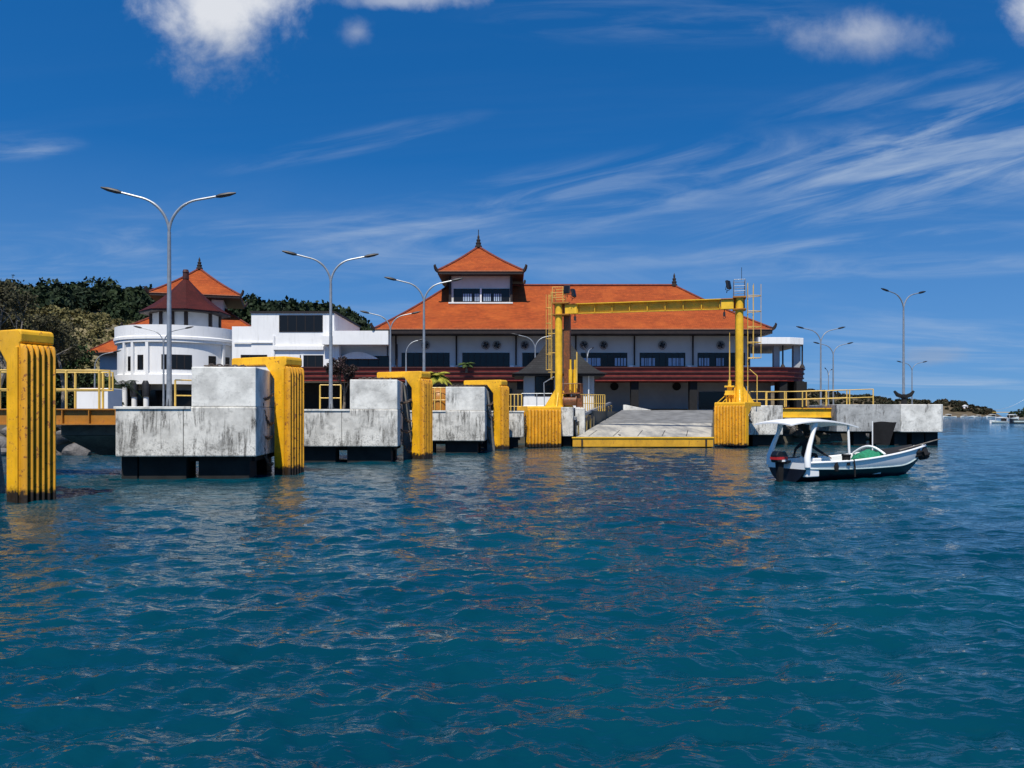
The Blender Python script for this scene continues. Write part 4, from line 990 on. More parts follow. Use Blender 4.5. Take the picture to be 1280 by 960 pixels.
# main roof
def hip_roof(name, x0, x1, y0, y1, rx0, rx1, ry, ze, zr, parent, off, mat, flare=.0, th=.5, soffit=True, ridge=True, tips=1.0, fin=True, curve=.0):
    def loc(m): m.v = [(a - off.x, b - off.y, c - off.z) for a, b, c in m.v]; return m
    m = MB(); n = 8
    # rings from eave to ridge, slight concave flare
    rings = []
    for i in range(n + 1):
        s = i / n; k_ = s - curve * math.sin(math.pi * s)  # height param
        rings.append([(x0 + (rx0 - x0) * s, y0 + (ry - y0) * s, ze + (zr - ze) * k_), (x1 + (rx1 - x1) * s, y0 + (ry - y0) * s, ze + (zr - ze) * k_),
                      (x1 + (rx1 - x1) * s, y1 + (ry - y1) * s, ze + (zr - ze) * k_), (x0 + (rx0 - x0) * s, y1 + (ry - y1) * s, ze + (zr - ze) * k_)])
    vs = [p for r_ in rings for p in r_]; fs = []
    for i in range(n):
        for j in range(4): fs.append((i * 4 + j, i * 4 + (j + 1) % 4, (i + 1) * 4 + (j + 1) % 4, (i + 1) * 4 + j))
    m.add(vs, fs); ro = loc(m).build(name, mat, parent, rn=False)
    # dark eave box and soffit
    e = MB(); e.prism([(x0 + .05, y0 + .05), (x1 - .05, y0 + .05), (x1 - .05, y1 - .05), (x0 + .05, y1 - .05)], ze - th, ze - .06)
    loc(e).build('fascia', FASC, parent)
    e = MB(); 
    for (a, b, c, d) in ((x0 - .03, x1 + .03, y0 - .03, y0 + .12), (x0 - .03, x1 + .03, y1 - .12, y1 + .03)): e.box(a, b, c, d, ze - .06, ze + .03)
    for (a, b, c, d) in ((x0 - .03, x0 + .12, y0 + .12, y1 - .12), (x1 - .12, x1 + .03, y0 + .12, y1 - .12)): e.box(a, b, c, d, ze - .06, ze + .03)
    loc(e).build('eave_trim', simple('pale_brick_trim', (.42, .17, .09), .8, .2, 4), parent)
    # hips and ridge caps
    h = MB(); rw = .14 * tips
    for j in range(4): h.tube([Vector(rings[i][j]) + Vector((0, 0, .06)) for i in range(n + 1)], rw, 6)
    if rx1 - rx0 > .1: h.tube([(rx0, ry, zr + .08), (rx1, ry, zr + .08)], rw * 1.3, 6)
    loc(h).build('ridge_caps', mat_ridge, parent, smooth=True)
    # upturned corner ornaments
    cxm, cym = (x0 + x1) / 2, (y0 + y1) / 2
    for j, (a, b) in enumerate(((x0, y0), (x1, y0), (x1, y1), (x0, y1))):
        d = Vector((1 if a > cxm else -1, 1 if b > cym else -1, 0)).normalized(); q_ = Vector((a, b, ze)); s_ = Vector((-d.y, d.x, 0)) * .12 * tips
        prof = [(-1.5, .55), (-.6, .35), (.05, .35), (.4, .75), (.55, 1.15), (.75, .9), (.62, .35), (.35, -.05), (-.1, -.3), (-.7, -.35)]
        o = MB(); k2 = len(prof); vs = [q_ + d * (u_ * .62 * tips) + Vector((0, 0, w_ * .62 * tips)) + sg * s_ for sg in (-1, 1) for (u_, w_) in prof]
        o.add(vs, [tuple(range(k2)), tuple(range(2 * k2 - 1, k2 - 1, -1))] + [(i, (i + 1) % k2, k2 + (i + 1) % k2, k2 + i) for i in range(k2)])
        loc(o).build('corner_ornament', ORN, parent)
    if fin:
        ends = [rx0, rx1] if rx1 - rx0 > .1 else [rx0]
        for xx in ends:
            o = MB(); o.rev([(0, -.1), (.4, -.1), (.42, .15), (.28, .25), (.34, .55), (.2, .65), (.26, .95), (.12, 1.05), (.14, 1.35), (.0, 1.75)], (xx, ry, zr), 10, close=False, sx=tips, sy=tips)
            loc(o).build('finial', ORN, parent)
    return ro
mat_ridge = simple('ridge_tiles', (.16, .035, .02), .8, .3, 3)
hip_roof('roof', -16.4, 31.0, 95, 120, -8.4, 21.7, 107, 12.65, 19.7, tb, O, TILE, th=.55, curve=.03)
# clerestory tower
B(lambda m: m.box(-7.9, -.1, 102.2, 110, 16.0, 20.7), 'tower_wall', OFFW)
window(567, 637, 361, 377.5, 102.2, 6, tb, O, ((578, 590), (593, 602), (604, 614), (617, 627)))
B(lambda m: m.box(-8.1, .1, 101.9, 102.19, ZZ(379.5, 102), ZZ(377.8, 102)), 'tower_sill', WHITE)
B(lambda m: (m.box(-8.05, -7.75, 102.0, 102.3, 16.6, 20.4), m.box(-.25, .05, 102.0, 102.3, 16.6, 20.4)), 'tower_pilaster', FASC)
B(lambda m: m.box(XX(601, 102) - .1, XX(601, 102) + .1, 102.0, 102.13, ZZ(378, 102), ZZ(360, 102)), 'mullion', WHITE)
hip_roof('tower_roof', -9.4, 1.5, 100.6, 111.6, -4.45, -4.45, 106.1, 20.55, 24.7, tb, O, TILE, th=.4, tips=1.1, fin=True, curve=.04)
B(lambda m: m.tube([(-4.45, 106.1, 26), (-4.45, 106.1, 27.0)], .05, 6), 'lightning_rod', DSTEEL)
# terrace at the right end
B(lambda m: m.prism([(29.2, 94.8), (33, 94.9), (34.9, 95.8), (35.6, 98), (35.6, 110), (29.2, 110)], 10.85, 11.65), 'terrace_roof', WHITE, bevel=.03)
for (x0, x1, mt) in ((967, 974, GREYL), (991.5, 1000, GREYL)):
    B(lambda m: m.box(XX(x0, 97), XX(x1, 97), 96.8, 97.5, 8.1, 10.84), 'terrace_pillar', mt)
for x in (978.5, 1002.8):
    B(lambda m: m.tube([(XX(x, 96.3), 96.3, 8.1), (XX(x, 96.3), 96.3, 10.84)], .1, 8), 'terrace_post', FASC)
    B(lambda m: m.rev([(0, 0), (.35, 0), (.12, .45), (0, .45)], (XX(x, 96.3), 96.3, 8.1), 10, close=False), 'post_foot', FASC)
for (x0, x1) in ((972, 986), (991, 1008)):
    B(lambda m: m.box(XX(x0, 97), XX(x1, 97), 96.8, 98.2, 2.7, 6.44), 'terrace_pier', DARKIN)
B(lambda m: m.box(29.3, 32.2, 99.5, 99.7, 2.7, 6.44), 'side_wall', GREYW)

# ------------------------------------------------------------------ white annexe
tw = thing('white_annexe', 'white flat-roofed annexe between the round building and the terminal', 'building', (-26, 96, 2.8))
OW = Vector((-26, 96, 2.8))
def Bw(fn, name, mat, par=None, **kw):
    m = MB(); fn(m); m.v = [(a - OW.x, b - OW.y, c - OW.z) for a, b, c in m.v]; return m.build(name, mat, par or tw, **kw)
XA = lambda x: XX(x, 96); ZA = lambda y: ZZ(y, 96)
Bw(lambda m: m.box(XA(290), XA(320), 96.0, 112, 6.4, ZA(408)), 'left_wing_wall', WHITE)
Bw(lambda m: m.box(XA(314.5), XA(418), 95.9, 112, 6.4, ZA(391.5)), 'main_wall', WHITE)
Bw(lambda m: m.box(XA(313), XA(419.5), 95.75, 112.1, ZA(391.5) + .002, ZA(389.2)), 'parapet_cap', FASC)
Bw(lambda m: m.box(XA(418.2), XA(487), 95.0, 97.0, ZA(431.5), ZA(414.5)), 'fascia_slab', WHITE)
Bw(lambda m: m.box(XA(405), XA(418), 94.95, 95.88, ZA(431.5), ZA(421)), 'fascia_return', WHITE)
Bw(lambda m: m.box(XA(418.2), -15.3, 97.6, 112, 6.4, ZA(424)), 'recessed_wall', OFFW)
Bw(lambda m: m.box(XA(293), XA(342), 95.75, 95.89, ZA(429), ZA(427.5)), 'ledge', WHITE)
Bw(lambda m: m.box(XA(343), XA(405), 95.6, 95.89, ZA(437.5), ZA(433)), 'ledge', WHITE)
Bw(lambda m: m.box(XA(341.8), XA(344.0), 95.7, 95.88, 7.5, ZA(420)), 'pilaster', WHITE)
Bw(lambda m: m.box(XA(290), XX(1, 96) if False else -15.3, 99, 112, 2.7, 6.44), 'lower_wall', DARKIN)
def ww(x0, x1, y0, y1, Y, n): return window(x0, x1, y0, y1, Y, n, tw, OW)
ww(349, 403.5, 394, 415, 95.9, 5); ww(301, 334, 443.5, 458, 95.9, 3); ww(375, 404, 444, 463, 95.9, 3); ww(422, 486, 445, 461, 97.6, 5)
Bw(lambda m: m.box(XA(377), XA(380), 95.7, 95.83, 8.0, ZA(444)), 'mullion', WHITE)
# white canopy curve before the recessed wall
Bw(lambda m: m.prism([(XA(421) + (XA(470) - XA(421)) * i / 12, ZA(447) + .75 * math.sin(math.pi * i / 12)) for i in range(13)] + [(XA(470), ZA(447) - .1), (XA(421), ZA(447) - .1)], 96.6, 97.58, 'y'), 'arched_hood', WHITE)
Bw(lambda m: m.box(XA(418), XA(424), 96.0, 97.0, 6.4, ZA(431.5) - .002), 'corner_pier', WHITE)
for x in (500,):
    Bw(lambda m: m.tube([(XA(495), 96.8, 6.8), (XA(495), 96.8, 11.0)], .09, 8), 'downpipe', FASC)

# ------------------------------------------------------------------ round building
DC = Vector((-42.2, 101.3, 0)); DR = 7.25
td = thing('round_building', 'white drum-shaped building with curved parapet and white columns below', 'building', (DC.x, DC.y, 2.8))
def Bd(fn, name, mat, par=None, **kw):
    m = MB(); fn(m); m.v = [(a, b, c - 2.8) for a, b, c in m.v]; return m.build(name, mat, par or td, **kw)
zt = ZZ(405.5, 94.1); zp = ZZ(427, 94.1); zb_ = ZZ(480, 94.3)
Bd(lambda m: m.rev([(0, zp - .002), (DR - .25, zp - .002), (DR - .25, zb_), (0, zb_)], n=72, close=False), 'drum_wall', WHITE, smooth=True)
Bd(lambda m: m.rev([(0, zt - .3), (DR - .2, zt - .3), (DR - .2, zt), (DR + .05, zt), (DR + .05, zp + .75), (DR + .16, zp + .65), (DR + .16, zp + .35), (DR + .05, zp + .3), (DR + .05, zp), (0, zp)], n=72, close=False), 'parapet', WHITE, smooth=True)
Bd(lambda m: m.rev([(DR - .249, zb_), (DR + .02, zb_), (DR + .02, zb_ + 1.15), (DR - .249, zb_ + 1.25)], n=72), 'base_band', WHITE, smooth=True)
def cyl_panel(a0, a1, z0, z1, r0, r1, name, mat, par=None, n=10):
    return Bd(lambda m: m.rev([(r0, z0), (r1, z0), (r1, z1), (r0, z1)], n=n, a0=a0, a1=a1), name, mat, par)
def ang_of(x):   # angle on drum for screen x
    xr = (x - 640) / 1000; a_ = 1.5 * math.pi
    best = None
    for i in range(1800):
        th = R(180 + i * .1); X = DC.x + DR * math.cos(th); Y = DC.y + DR * math.sin(th)
        e = abs(X / Y - xr)
        if best is None or e < best[0]: best = (e, math.degrees(th))
    return best[1]
for (x0, x1, y0, y1, n) in ((157.6, 163, 445, 463, 1), (170, 177.5, 443.5, 462, 1), (201, 240.5, 443, 461.5, 4), (262, 271.5, 443, 455, 1), (283, 289, 443, 456, 1)):
    a0, a1 = ang_of(x0), ang_of(x1); z0, z1 = ZZ(y1, 94.6), ZZ(y0, 94.6)
    fr = cyl_panel(a0, a1, z0, z1, DR - .3, DR - .22, 'window', FASC)
    for i in range(n):
        b0_ = a0 + (a1 - a0) * (i + .06 * n / n) / n; b1_ = a0 + (a1 - a0) * (i + .94) / n
        cyl_panel(b0_ + .05, b1_ - .05, z0 + .07, z1 - .07, DR - .23, DR - .205, 'pane', GLASS, fr, 4)
for x in (154.5, 165, 177.5 + 6, 280, 292): 
    a = ang_of(x); cyl_panel(a - 1.4, a + 1.4, zb_, zp - .004, DR - .24, DR + .03, 'pilaster', WHITE, None, 3)
for x in (155, 167, 182):
    a = R(ang_of(x)); cx_, cy_ = (DR - .1) * math.cos(a), (DR - .1) * math.sin(a)
    Bd(lambda m: m.tube([(cx_, cy_, 2.8), (cx_, cy_, zb_ - .001)], .30, 16), 'column', WHITE, smooth=True)
    if x > 160: Bd(lambda m: m.rev([(.301, zb_ - .3 - 1), (.42, zb_ - .5 - 1), (.48, zb_), (.301, zb_ + .4)], (cx_, cy_, 0), 14), 'hanging_lantern', DSTEEL, smooth=True)
Bd(lambda m: m.rev([(0, 2.8), (DR - 2.2, 2.8), (DR - 2.2, zb_ - .01), (0, zb_ - .01)], n=40, close=False), 'lower_room', GREYW, smooth=True)
Bd(lambda m: m.box(-3.0, 4.4, -DR + 1.9, -DR + 2.2, 3.1, 5.4), 'lower_glazing', GLASS)
# octagonal pavilion on the drum
pc = (0.9, 0)
def octo(r, z0, z1, rot=22.5): return [(pc[0] + r * math.cos(R(rot + 45 * i)), pc[1] + r * math.sin(R(rot + 45 * i))) for i in range(8)]
Bd(lambda m: m.prism(octo(3.95, 0, 0), zt - .3, ZZ(385, 101)), 'pavilion_wall', GREYL)
for (px_o, py_o) in octo(4.0, 0, 0): Bd(lambda m: m.box(px_o - .18, px_o + .18, py_o - .18, py_o + .18, zt - .3, ZZ(385, 101)), 'pavilion_post', FASC)
Bd(lambda m: m.box(pc[0] - .5, pc[0] + .1, -3.9, -3.6, zt - .3, ZZ(385, 101)), 'pavilion_door', FASC)
ze = ZZ(387, 97.5); za = ZZ(346, 101.3)
def oct_roof(m):
    n = 6; vs = []
    for i in range(n + 1):
        s = i / n; r_ = 5.45 * (1 - s) + .02; k_ = s - .10 * math.sin(math.pi * s)
        vs += [(pc[0] + r_ * math.cos(R(22.5 + 45 * j)), pc[1] + r_ * math.sin(R(22.5 + 45 * j)), ze + (za - ze) * k_) for j in range(8)]
    m.add(vs, [(i * 8 + j, i * 8 + (j + 1) % 8, (i + 1) * 8 + (j + 1) % 8, (i + 1) * 8 + j) for i in range(n) for j in range(8)])
Bd(oct_roof, 'pavilion_roof', TILED, rn=False)
Bd(lambda m: m.prism([(pc[0] + 5.35 * math.cos(R(22.5 + 45 * i)), pc[1] + 5.35 * math.sin(R(22.5 + 45 * i))) for i in range(8)], ze - .22, ze - .02), 'pavilion_soffit', FASC)
Bd(lambda m: m.rev([(0, -.3), (.4, -.3), (.36, .5), (.42, .55), (.3, .9), (0, .95)], (pc[0], pc[1], za), 10, close=False), 'finial', MARD)
# orange two-tier tower behind
to = thing('orange_roofed_tower', 'two-tiered building with orange roofs behind the maroon pavilion', 'building', (-46.1, 118, 2.8), R(16))
OT = Vector((-46.1, 118, 2.8)); cxT = OT.x
hip_roof('upper_roof', cxT - 6.1, cxT + 6.1, 112, 124, cxT, cxT, 118, ZZ(367, 112), ZZ(336, 118), to, OT, TILE, th=.4, tips=1.1, curve=.05)
m = MB(); m.box(-3.6, 3.6, -4, 4, 8, ZZ(368, 112) - 2.8 - .35); m.build('tower_wall', GREYL, to)
m = MB(); m.box(-3.0, 2.0, -4.08, -4.002, ZZ(382, 114) - 2.8, ZZ(371, 114) - 2.8); m.build('window', FASC, to)
hip_roof('lower_roof', cxT - 8.6, cxT + 8.6, 109, 127, cxT - 3.4, cxT + 3.4, 118, ZZ(412, 109), ZZ(381, 115), to, OT, TILE, th=.4, tips=1.0, fin=False, curve=.03)
m = MB(); m.box(-7, 7, -7.4, 7.5, -.1, ZZ(412, 109) - 2.8 - .3); m.build('lower_wall', WHITE, to)
# small house at far left
th_ = thing('orange_roofed_house', 'small house with orange hipped roof left of the round building', 'house', (XX(163, 108), 112, 2.8))
OH = Vector((XX(163, 108), 112, 2.8)); ch = OH.x
hip_roof('roof', ch - 5.2, ch + 5.2, 106.5, 117.5, ch - 1, ch + 1, 112, ZZ(440, 106.5), ZZ(412, 112), th_, OH, TILE, th=.3, tips=.6, fin=False)
m = MB(); m.box(-4.0, 4.0, -4.3, 4.3, -.1, ZZ(440, 106.5) - 2.8 - .25); m.build('wall', GREYL, th_)
m = MB(); m.box(-3.2, -2.0, -4.36, -4.302, 3.2, 4.8); m.build('window', FASC, th_)
# white low walls / tank seen through the footbridge
tag(MB().box(-37.4, -34.6, 68.5, 71, 2.8, 4.75).build('utility_cabinet', WHITE, bevel=.05), 'plain white utility box seen through the left footbridge railing', 'cabinet')
t = thing('long_shed', 'dark open shed with low maroon roof beside the white columns', 'shed', (-46, 104, 2.8))
MB().prism([(-7, 2.7), (-7, 3.0), (0, 4.1), (6, 3.0), (6, 2.7)], -4, 4, 'y').build('roof', TILED, t)
MB().box(-6, 5, -3, 3, -.1, 2.69).build('wall', DARKIN, t)

# ------------------------------------------------------------------ guard hut
tgh = thing('guard_hut', 'grey guard hut with steep curved shingle roof behind the left gantry post', 'hut', (XX(697, 78), 78, 2.8))
MB().box(-3.3, 3.3, -2.6, 2.6, -.1, ZZ(466, 75) - 2.8).build('wall', GREYL, tgh)
MB().box(-3.36, 3.2, -2.68, -2.602, -.1, 1.35).build('dado', WHITE, tgh)
wf = MB().box(-2.3, -.5, -2.66, -2.603, 1.4, 3.5).build('window', FASC, tgh); MB().box(-2.22, -.58, -2.68, -2.662, 1.5, 3.4).build('pane', GLASS, wf)
MB().box(1.2, 2.2, -2.7, -2.603, 1.36, 3.55).build('window', FASC, tgh)
m = MB(); n = 14; zE = ZZ(467, 74.6) - 2.8; zA = ZZ(408, 78) - 2.8; vs = []
for i in range(n + 1):
    s = i / n; r_ = 4.3 * (1 - s) + .15; k_ = s ** 1.7 * .92 + s * .08
    vs += [(sx_ * r_, sy_ * r_ * .85, zE + (zA - zE) * k_) for sx_, sy_ in ((-1, -1), (1, -1), (1, 1), (-1, 1))]
m.add(vs, [(i * 4 + j, i * 4 + (j + 1) % 4, (i + 1) * 4 + (j + 1) % 4, (i + 1) * 4 + j) for i in range(n) for j in range(4)]); m.build('roof', SHING, tgh, rn=False)
MB().box(-4.2, 4.2, -3.55, 3.55, zE - .2, zE - .02).build('eave_board', FASC, tgh)
MB().tube([(2.75, -2.9, 0), (2.75, -2.9, zE - .2)], .06, 8).build('eave_post', WHITE, tgh)

# ------------------------------------------------------------------ fishing boat
bt = thing('fishing_boat', 'white open motor boat with canopy, heading right past the pier', 'boat', (10.35, 30.2, 0), R(28))
LB = 7.9
def hull_sec(s):
    """s 0 stern .. 1 bow ; returns half-beam at gunwale, gunwale z, keel z, x"""
    hb = .98 * (1 - max(0, (s - .25) / .75) ** 2.1 * .94)
    hb *= .93 + .07 * min(1, s / .2)
    gz = .70 + .06 * s + .42 * max(0, s - .25) ** 1.6 / .75 ** 1.6
    kz = -.28 + 1.05 * max(0, (s - .72) / .28) ** 2
    return hb, gz, kz, s * LB
ns = 30
def hull_mesh(zf0, zf1, inset=0., name='hull', mat=GEL, par=bt, inner=False):
    """outer skin between fractions zf0..zf1 of section height"""
    m = MB(); K = 7; rows = []
    for i in range(ns + 1):
        hb, gz, kz, x = hull_sec(i / ns)
        row = []
        for sgn in (-1, 1):
            rr = []
            for k_ in range(K + 1):
                zA_, zB_ = (f_ - .30 * i / ns if f_ == .76 else f_ for f_ in (zf0, zf1)); q_ = zA_ + (zB_ - zA_) * k_ / K
                z = kz + (gz - kz) * q_; w = (hb - inset) * (1 - (1 - q_) ** 2.6) * (.88 + .12 * q_)
                rr.append((x + .55 * max(0, (i / ns - .6)) * q_, sgn * max(.015, w), z))
            row.append(rr)
        rows.append(row)
    for sd in (0, 1):
        vs = [p for r_ in rows for p in r_[sd]]
        fs = [(i * (K + 1) + k_, (i + 1) * (K + 1) + k_, (i + 1) * (K + 1) + k_ + 1, i * (K + 1) + k_ + 1) for i in range(ns) for k_ in range(K)]
        m.add(vs, fs)
    return m, rows
HB = base_mat('hull_antifouling', (.006, .008, .016), .4)[0]
GELD = simple('hull_band', (.42, .50, .49), .4, .1, 2)
m, rows = hull_mesh(0, .76)
m.f.append(tuple([rows_i for rows_i in range(0, 8)] + list(range((ns + 1) * 8 + 7, (ns + 1) * 8 - 1, -1))))
m.build('lower_hull', HB, bt, smooth=True)
m, rows = hull_mesh(.76, 1.0); m.f.append(tuple(list(range(0, 8)) + list(range((ns + 1) * 8 + 7, (ns + 1) * 8 - 1, -1)))); m.build('topsides', GEL, bt, smooth=True)
m, rows = hull_mesh(.35, 1.0, .06); mi = m.build('inner_liner', GEL, bt, smooth=True)
# rubbing strake / gunwale
for sgn in (-1, 1):
    pts = []; pts2 = []
    for i in range(ns + 1):
        hb, gz, kz, x = hull_sec(i / ns); x += .55 * max(0, i / ns - .6)
        pts.append((x, sgn * (hb + .0), gz)); 
        q_ = .78 - .30 * i / ns; z = kz + (gz - kz) * q_; w = hb * (1 - (1 - q_) ** 2.6) * (.88 + .12 * q_); pts2.append((hull_sec(i / ns)[3] + .55 * max(0, i / ns - .6) * q_, sgn * (w + .02), z))
    MB().tube(pts, .05, 8).build('gunwale', GEL, bt, smooth=True)
    MB().tube(pts2, .025, 6).build('rubbing_strake', GELD, bt, smooth=True)
MB().box(.02, 4.6, -.58, .58, .14, .2).build('floor', GELD, bt)
MB().box(.95, 1.4, -.45, .65, .18, .84).build('helm_seat', GEL, bt, bevel=.03)
MB().box(2.2, 2.6, -.85, .85, .42, .50).build('thwart', GEL, bt, bevel=.02)
MB().box(.1, .75, .25, .9, .18, .62).build('stern_locker', GEL, bt, bevel=.03); MB().box(.1, .75, -.9, -.35, .18, .58).build('stern_locker', GEL, bt, bevel=.03)
# fore deck, raised white rim with dark hold
m = MB(); 
pr = []
for i in range(9):
    s = .60 + .3 * i / 8; hb, gz, kz, x = hull_sec(s); x += .55 * max(0, s - .6)
    pr.append((x, hb - .05, gz))
m.add([(x, h, z + .02) for x, h, z in pr] + [(x, -h, z + .02) for x, h, z in pr] + [(x, 0, z + .16) for x, h, z in pr], [(i, i + 1, 18 + i + 1, 18 + i) for i in range(8)] + [(18 + i, 18 + i + 1, 9 + i + 1, 9 + i) for i in range(8)])
m.build('foredeck', DARKIN, bt)
arch = [(pr[0][0] - .1, -pr[0][1] + 2 * pr[0][1] * i / 10, pr[0][2] + .05 + .30 * math.sin(math.pi * i / 10)) for i in range(11)]
MB().tube(arch, .05, 8).build('deck_arch', GEL, bt, smooth=True)
# canopy
m = MB(); vs = []; nx_, ny_ = 12, 8
for lay in (0, 1):
    for i in range(nx_ + 1):
        for j in range(ny_ + 1):
            s = i / nx_; q_ = j / ny_ * 2 - 1
            x = -.72 + 3.62 * s; yv = q_ * (1.02 - .12 * abs(2 * s - 1) ** 3); z = 2.27 + .10 * math.sin(math.pi * min(1, s * 1.1)) - .08 * q_ * q_ - .10 * s * s - (.05 if lay == 0 else 0) - .06 * (abs(2 * s - 1) ** 4)
            vs.append((x, yv, z))
W_ = ny_ + 1; NT = (nx_ + 1) * W_
fs = []
for i in range(nx_):
    for j in range(ny_):
        a = i * W_ + j; fs += [(a, a + 1, a + W_ + 1, a + W_), (NT + a, NT + a + W_, NT + a + W_ + 1, NT + a + 1)]
for i in range(nx_): 
    for e in (0, ny_): a = i * W_ + e; fs.append((a, a + W_, NT + a + W_, NT + a))
for j in range(ny_):
    for e in (0, nx_): a = e * W_ + j; fs.append((a, a + 1, NT + a + 1, NT + a))
m.add(vs, fs); m.build('canopy', GEL, bt, smooth=True)
for sgn in (-1, 1):
    MB().tube([(.10, sgn * .93, .55), (.10, sgn * .92, .9), (.26, sgn * .88, 1.35), (.48, sgn * .84, 1.8), (.60, sgn * .82, 2.18)], [.12, .12, .09, .075, .12], 10).build('canopy_post', GEL, bt, smooth=True)
    MB().tube([(2.35, sgn * .93, .7), (2.35, sgn * .86, 2.14)], .045, 8).build('canopy_post', GEL, bt, smooth=True)
# outboard motor
om = thing('outboard_motor', 'black outboard motor with red and white stripes on the boat stern', 'motor', (10.35 - .3 * math.cos(R(28)) + .12 * math.sin(R(28)) * 0, 30.2 - .3 * math.sin(R(28)), .75), R(28))
MB().prism([(-.32, -.05), (-.36, .22), (-.24, .38), (.12, .36), (.24, .18), (.2, -.05)], -.17, .17, 'y').build('cowling', base_mat('motor_black', (.008, .008, .009), .3)[0], om, bevel=.04)
MB().prism([(-.355, .06), (-.35, .16), (.2, .16), (.2, .06)], -.176, .176, 'y').build('stripe', simple('red_decal', (.45, .02, .02), .4), om)
MB().box(-.1, .12, -.178, .178, -.02, .05).build('lettering_patch', GEL, om)
MB().prism([(-.2, -.05), (.12, -.05), (.05, -.9), (-.12, -.9)], -.08, .08, 'y').build('leg', BLACK, om, bevel=.02)
MB().prism([(.1, -.1), (.34, -.05), (.34, .02), (.1, .02)], -.2, .2, 'y').build('clamp', DSTEEL, om)
MB().tube([(.15, 0, .1), (.6, -.1, .12), (.85, -.15, .14)], .025, 6).build('tiller', DSTEEL, om)
# things aboard
def bl(x, y, z): 
    c, s = math.cos(R(28)), math.sin(R(28)); return (10.35 + c * x - s * y, 30.2 + s * x + c * y, z)
bm = bmesh.new(); bmesh.ops.create_icosphere(bm, subdivisions=4, radius=1)
rg = random.Random(4)
for v_ in bm.verts:
    p = v_.co; k_ = 1 + .10 * math.sin(p.x * 5 + p.y * 3) + .07 * math.sin(p.y * 9 + p.z * 7) + .04 * math.sin(p.x * 17 + p.z * 13); v_.co = Vector((p.x * .85 * k_, p.y * .55 * k_, max(-.3, p.z) * .42 * k_))
me = bpy.data.meshes.new('fishing_net'); bm.to_mesh(me); bm.free(); me.materials.append(GREENC); me.shade_smooth()
o = bpy.data.objects.new('fishing_net', me); COL.objects.link(o); o.location = bl(4.35, -.2, .62); o.rotation_euler = (0, 0, R(28)); tag(o, 'heap of green fishing net in the middle of the boat', 'net')
t = thing('furled_flag', 'black cloth hoisted on a short white pole in the boat', 'flag', bl(5.5, .5, .6), R(-8))
MB().tube([(0, 0, 0), (0, 0, 1.62)], .025, 6).build('pole', GEL, t)
m = MB(); vs = []; 
for lay in (0, 1):
    for i in range(9):
        for j in range(9):
            a, b = i / 8, j / 8
            vs.append((.02 + a * .92 * (1 - .28 * (1 - b)), .05 * math.sin(a * 7 + b * 3) + lay * .02, .66 + b * (.90 + .05 * a) + .03 * math.sin(a * 5)))
fs = []
for i in range(8):
    for j in range(8): a = i * 9 + j; fs += [(a, a + 1, a + 10, a + 9), (81 + a, 81 + a + 9, 81 + a + 10, 81 + a + 1)]
for i in range(8):
    for a in (i, 72 + i): fs.append((a, a + 1, 82 + a, 81 + a))
    for a in (i * 9, i * 9 + 8): fs.append((a, a + 9, 90 + a, 81 + a))
m.add(vs, fs); m.build('cloth', BLACK, t, smooth=True)
t = thing('tarpaulin', 'black tarpaulin bundled over the bow of the boat', 'tarpaulin', bl(7.55, 0, .93), R(28))
bm = bmesh.new(); bmesh.ops.create_icosphere(bm, subdivisions=3, radius=1)
for v_ in bm.verts:
    p = v_.co; k_ = 1 + .16 * math.sin(p.x * 6 + p.y * 4) + .1 * math.sin(p.z * 8); v_.co = Vector((p.x * .72 * k_, p.y * .36 * k_, p.z * .20 * k_ + .14 * p.x - (.22 if p.y < -.3 and p.x > 0 else 0)))
me = bpy.data.meshes.new('bundle'); bm.to_mesh(me); bm.free(); me.materials.append(BLACK); me.shade_smooth(); o = bpy.data.objects.new('bundle', me); COL.objects.link(o); o.parent = t
t = MB().tube([bl(6.0, -.35, 1.02), bl(9.1, -.05, 1.44)], [.035, .025], 6).build('bamboo_pole', TWIG, smooth=True); tag(t, 'pale pole sticking out over the bow of the boat', 'pole')
t = thing('bait_can', 'dark can standing on the near gunwale beside the front canopy post', 'can', bl(2.25, -.86, .56), R(28))
MB().rev([(0, 0), (.15, 0), (.15, .34), (.17, .36), (.17, .42), (0, .42)], n=14, close=False).build('body', BLACK, t, smooth=True)
t = MB().tube([bl(2.5, -1.0, .78), bl(2.5, -1.05, .5), bl(2.52, -1.04, .12)], .035, 6).build('mooring_rope', BLACK, smooth=True); tag(t, 'dark rope hanging down the near side of the boat', 'rope')
t = thing('bait_bag', 'dark small bag hooked on the near gunwale behind the sitting man', 'bag', bl(1.55, -1.0, .55), R(28))
MB().rev([(0, -.2), (.07, -.18), (.09, 0), (.04, .16), (0, .18)], n=10, close=False).build('body', BLACK, t, smooth=True)
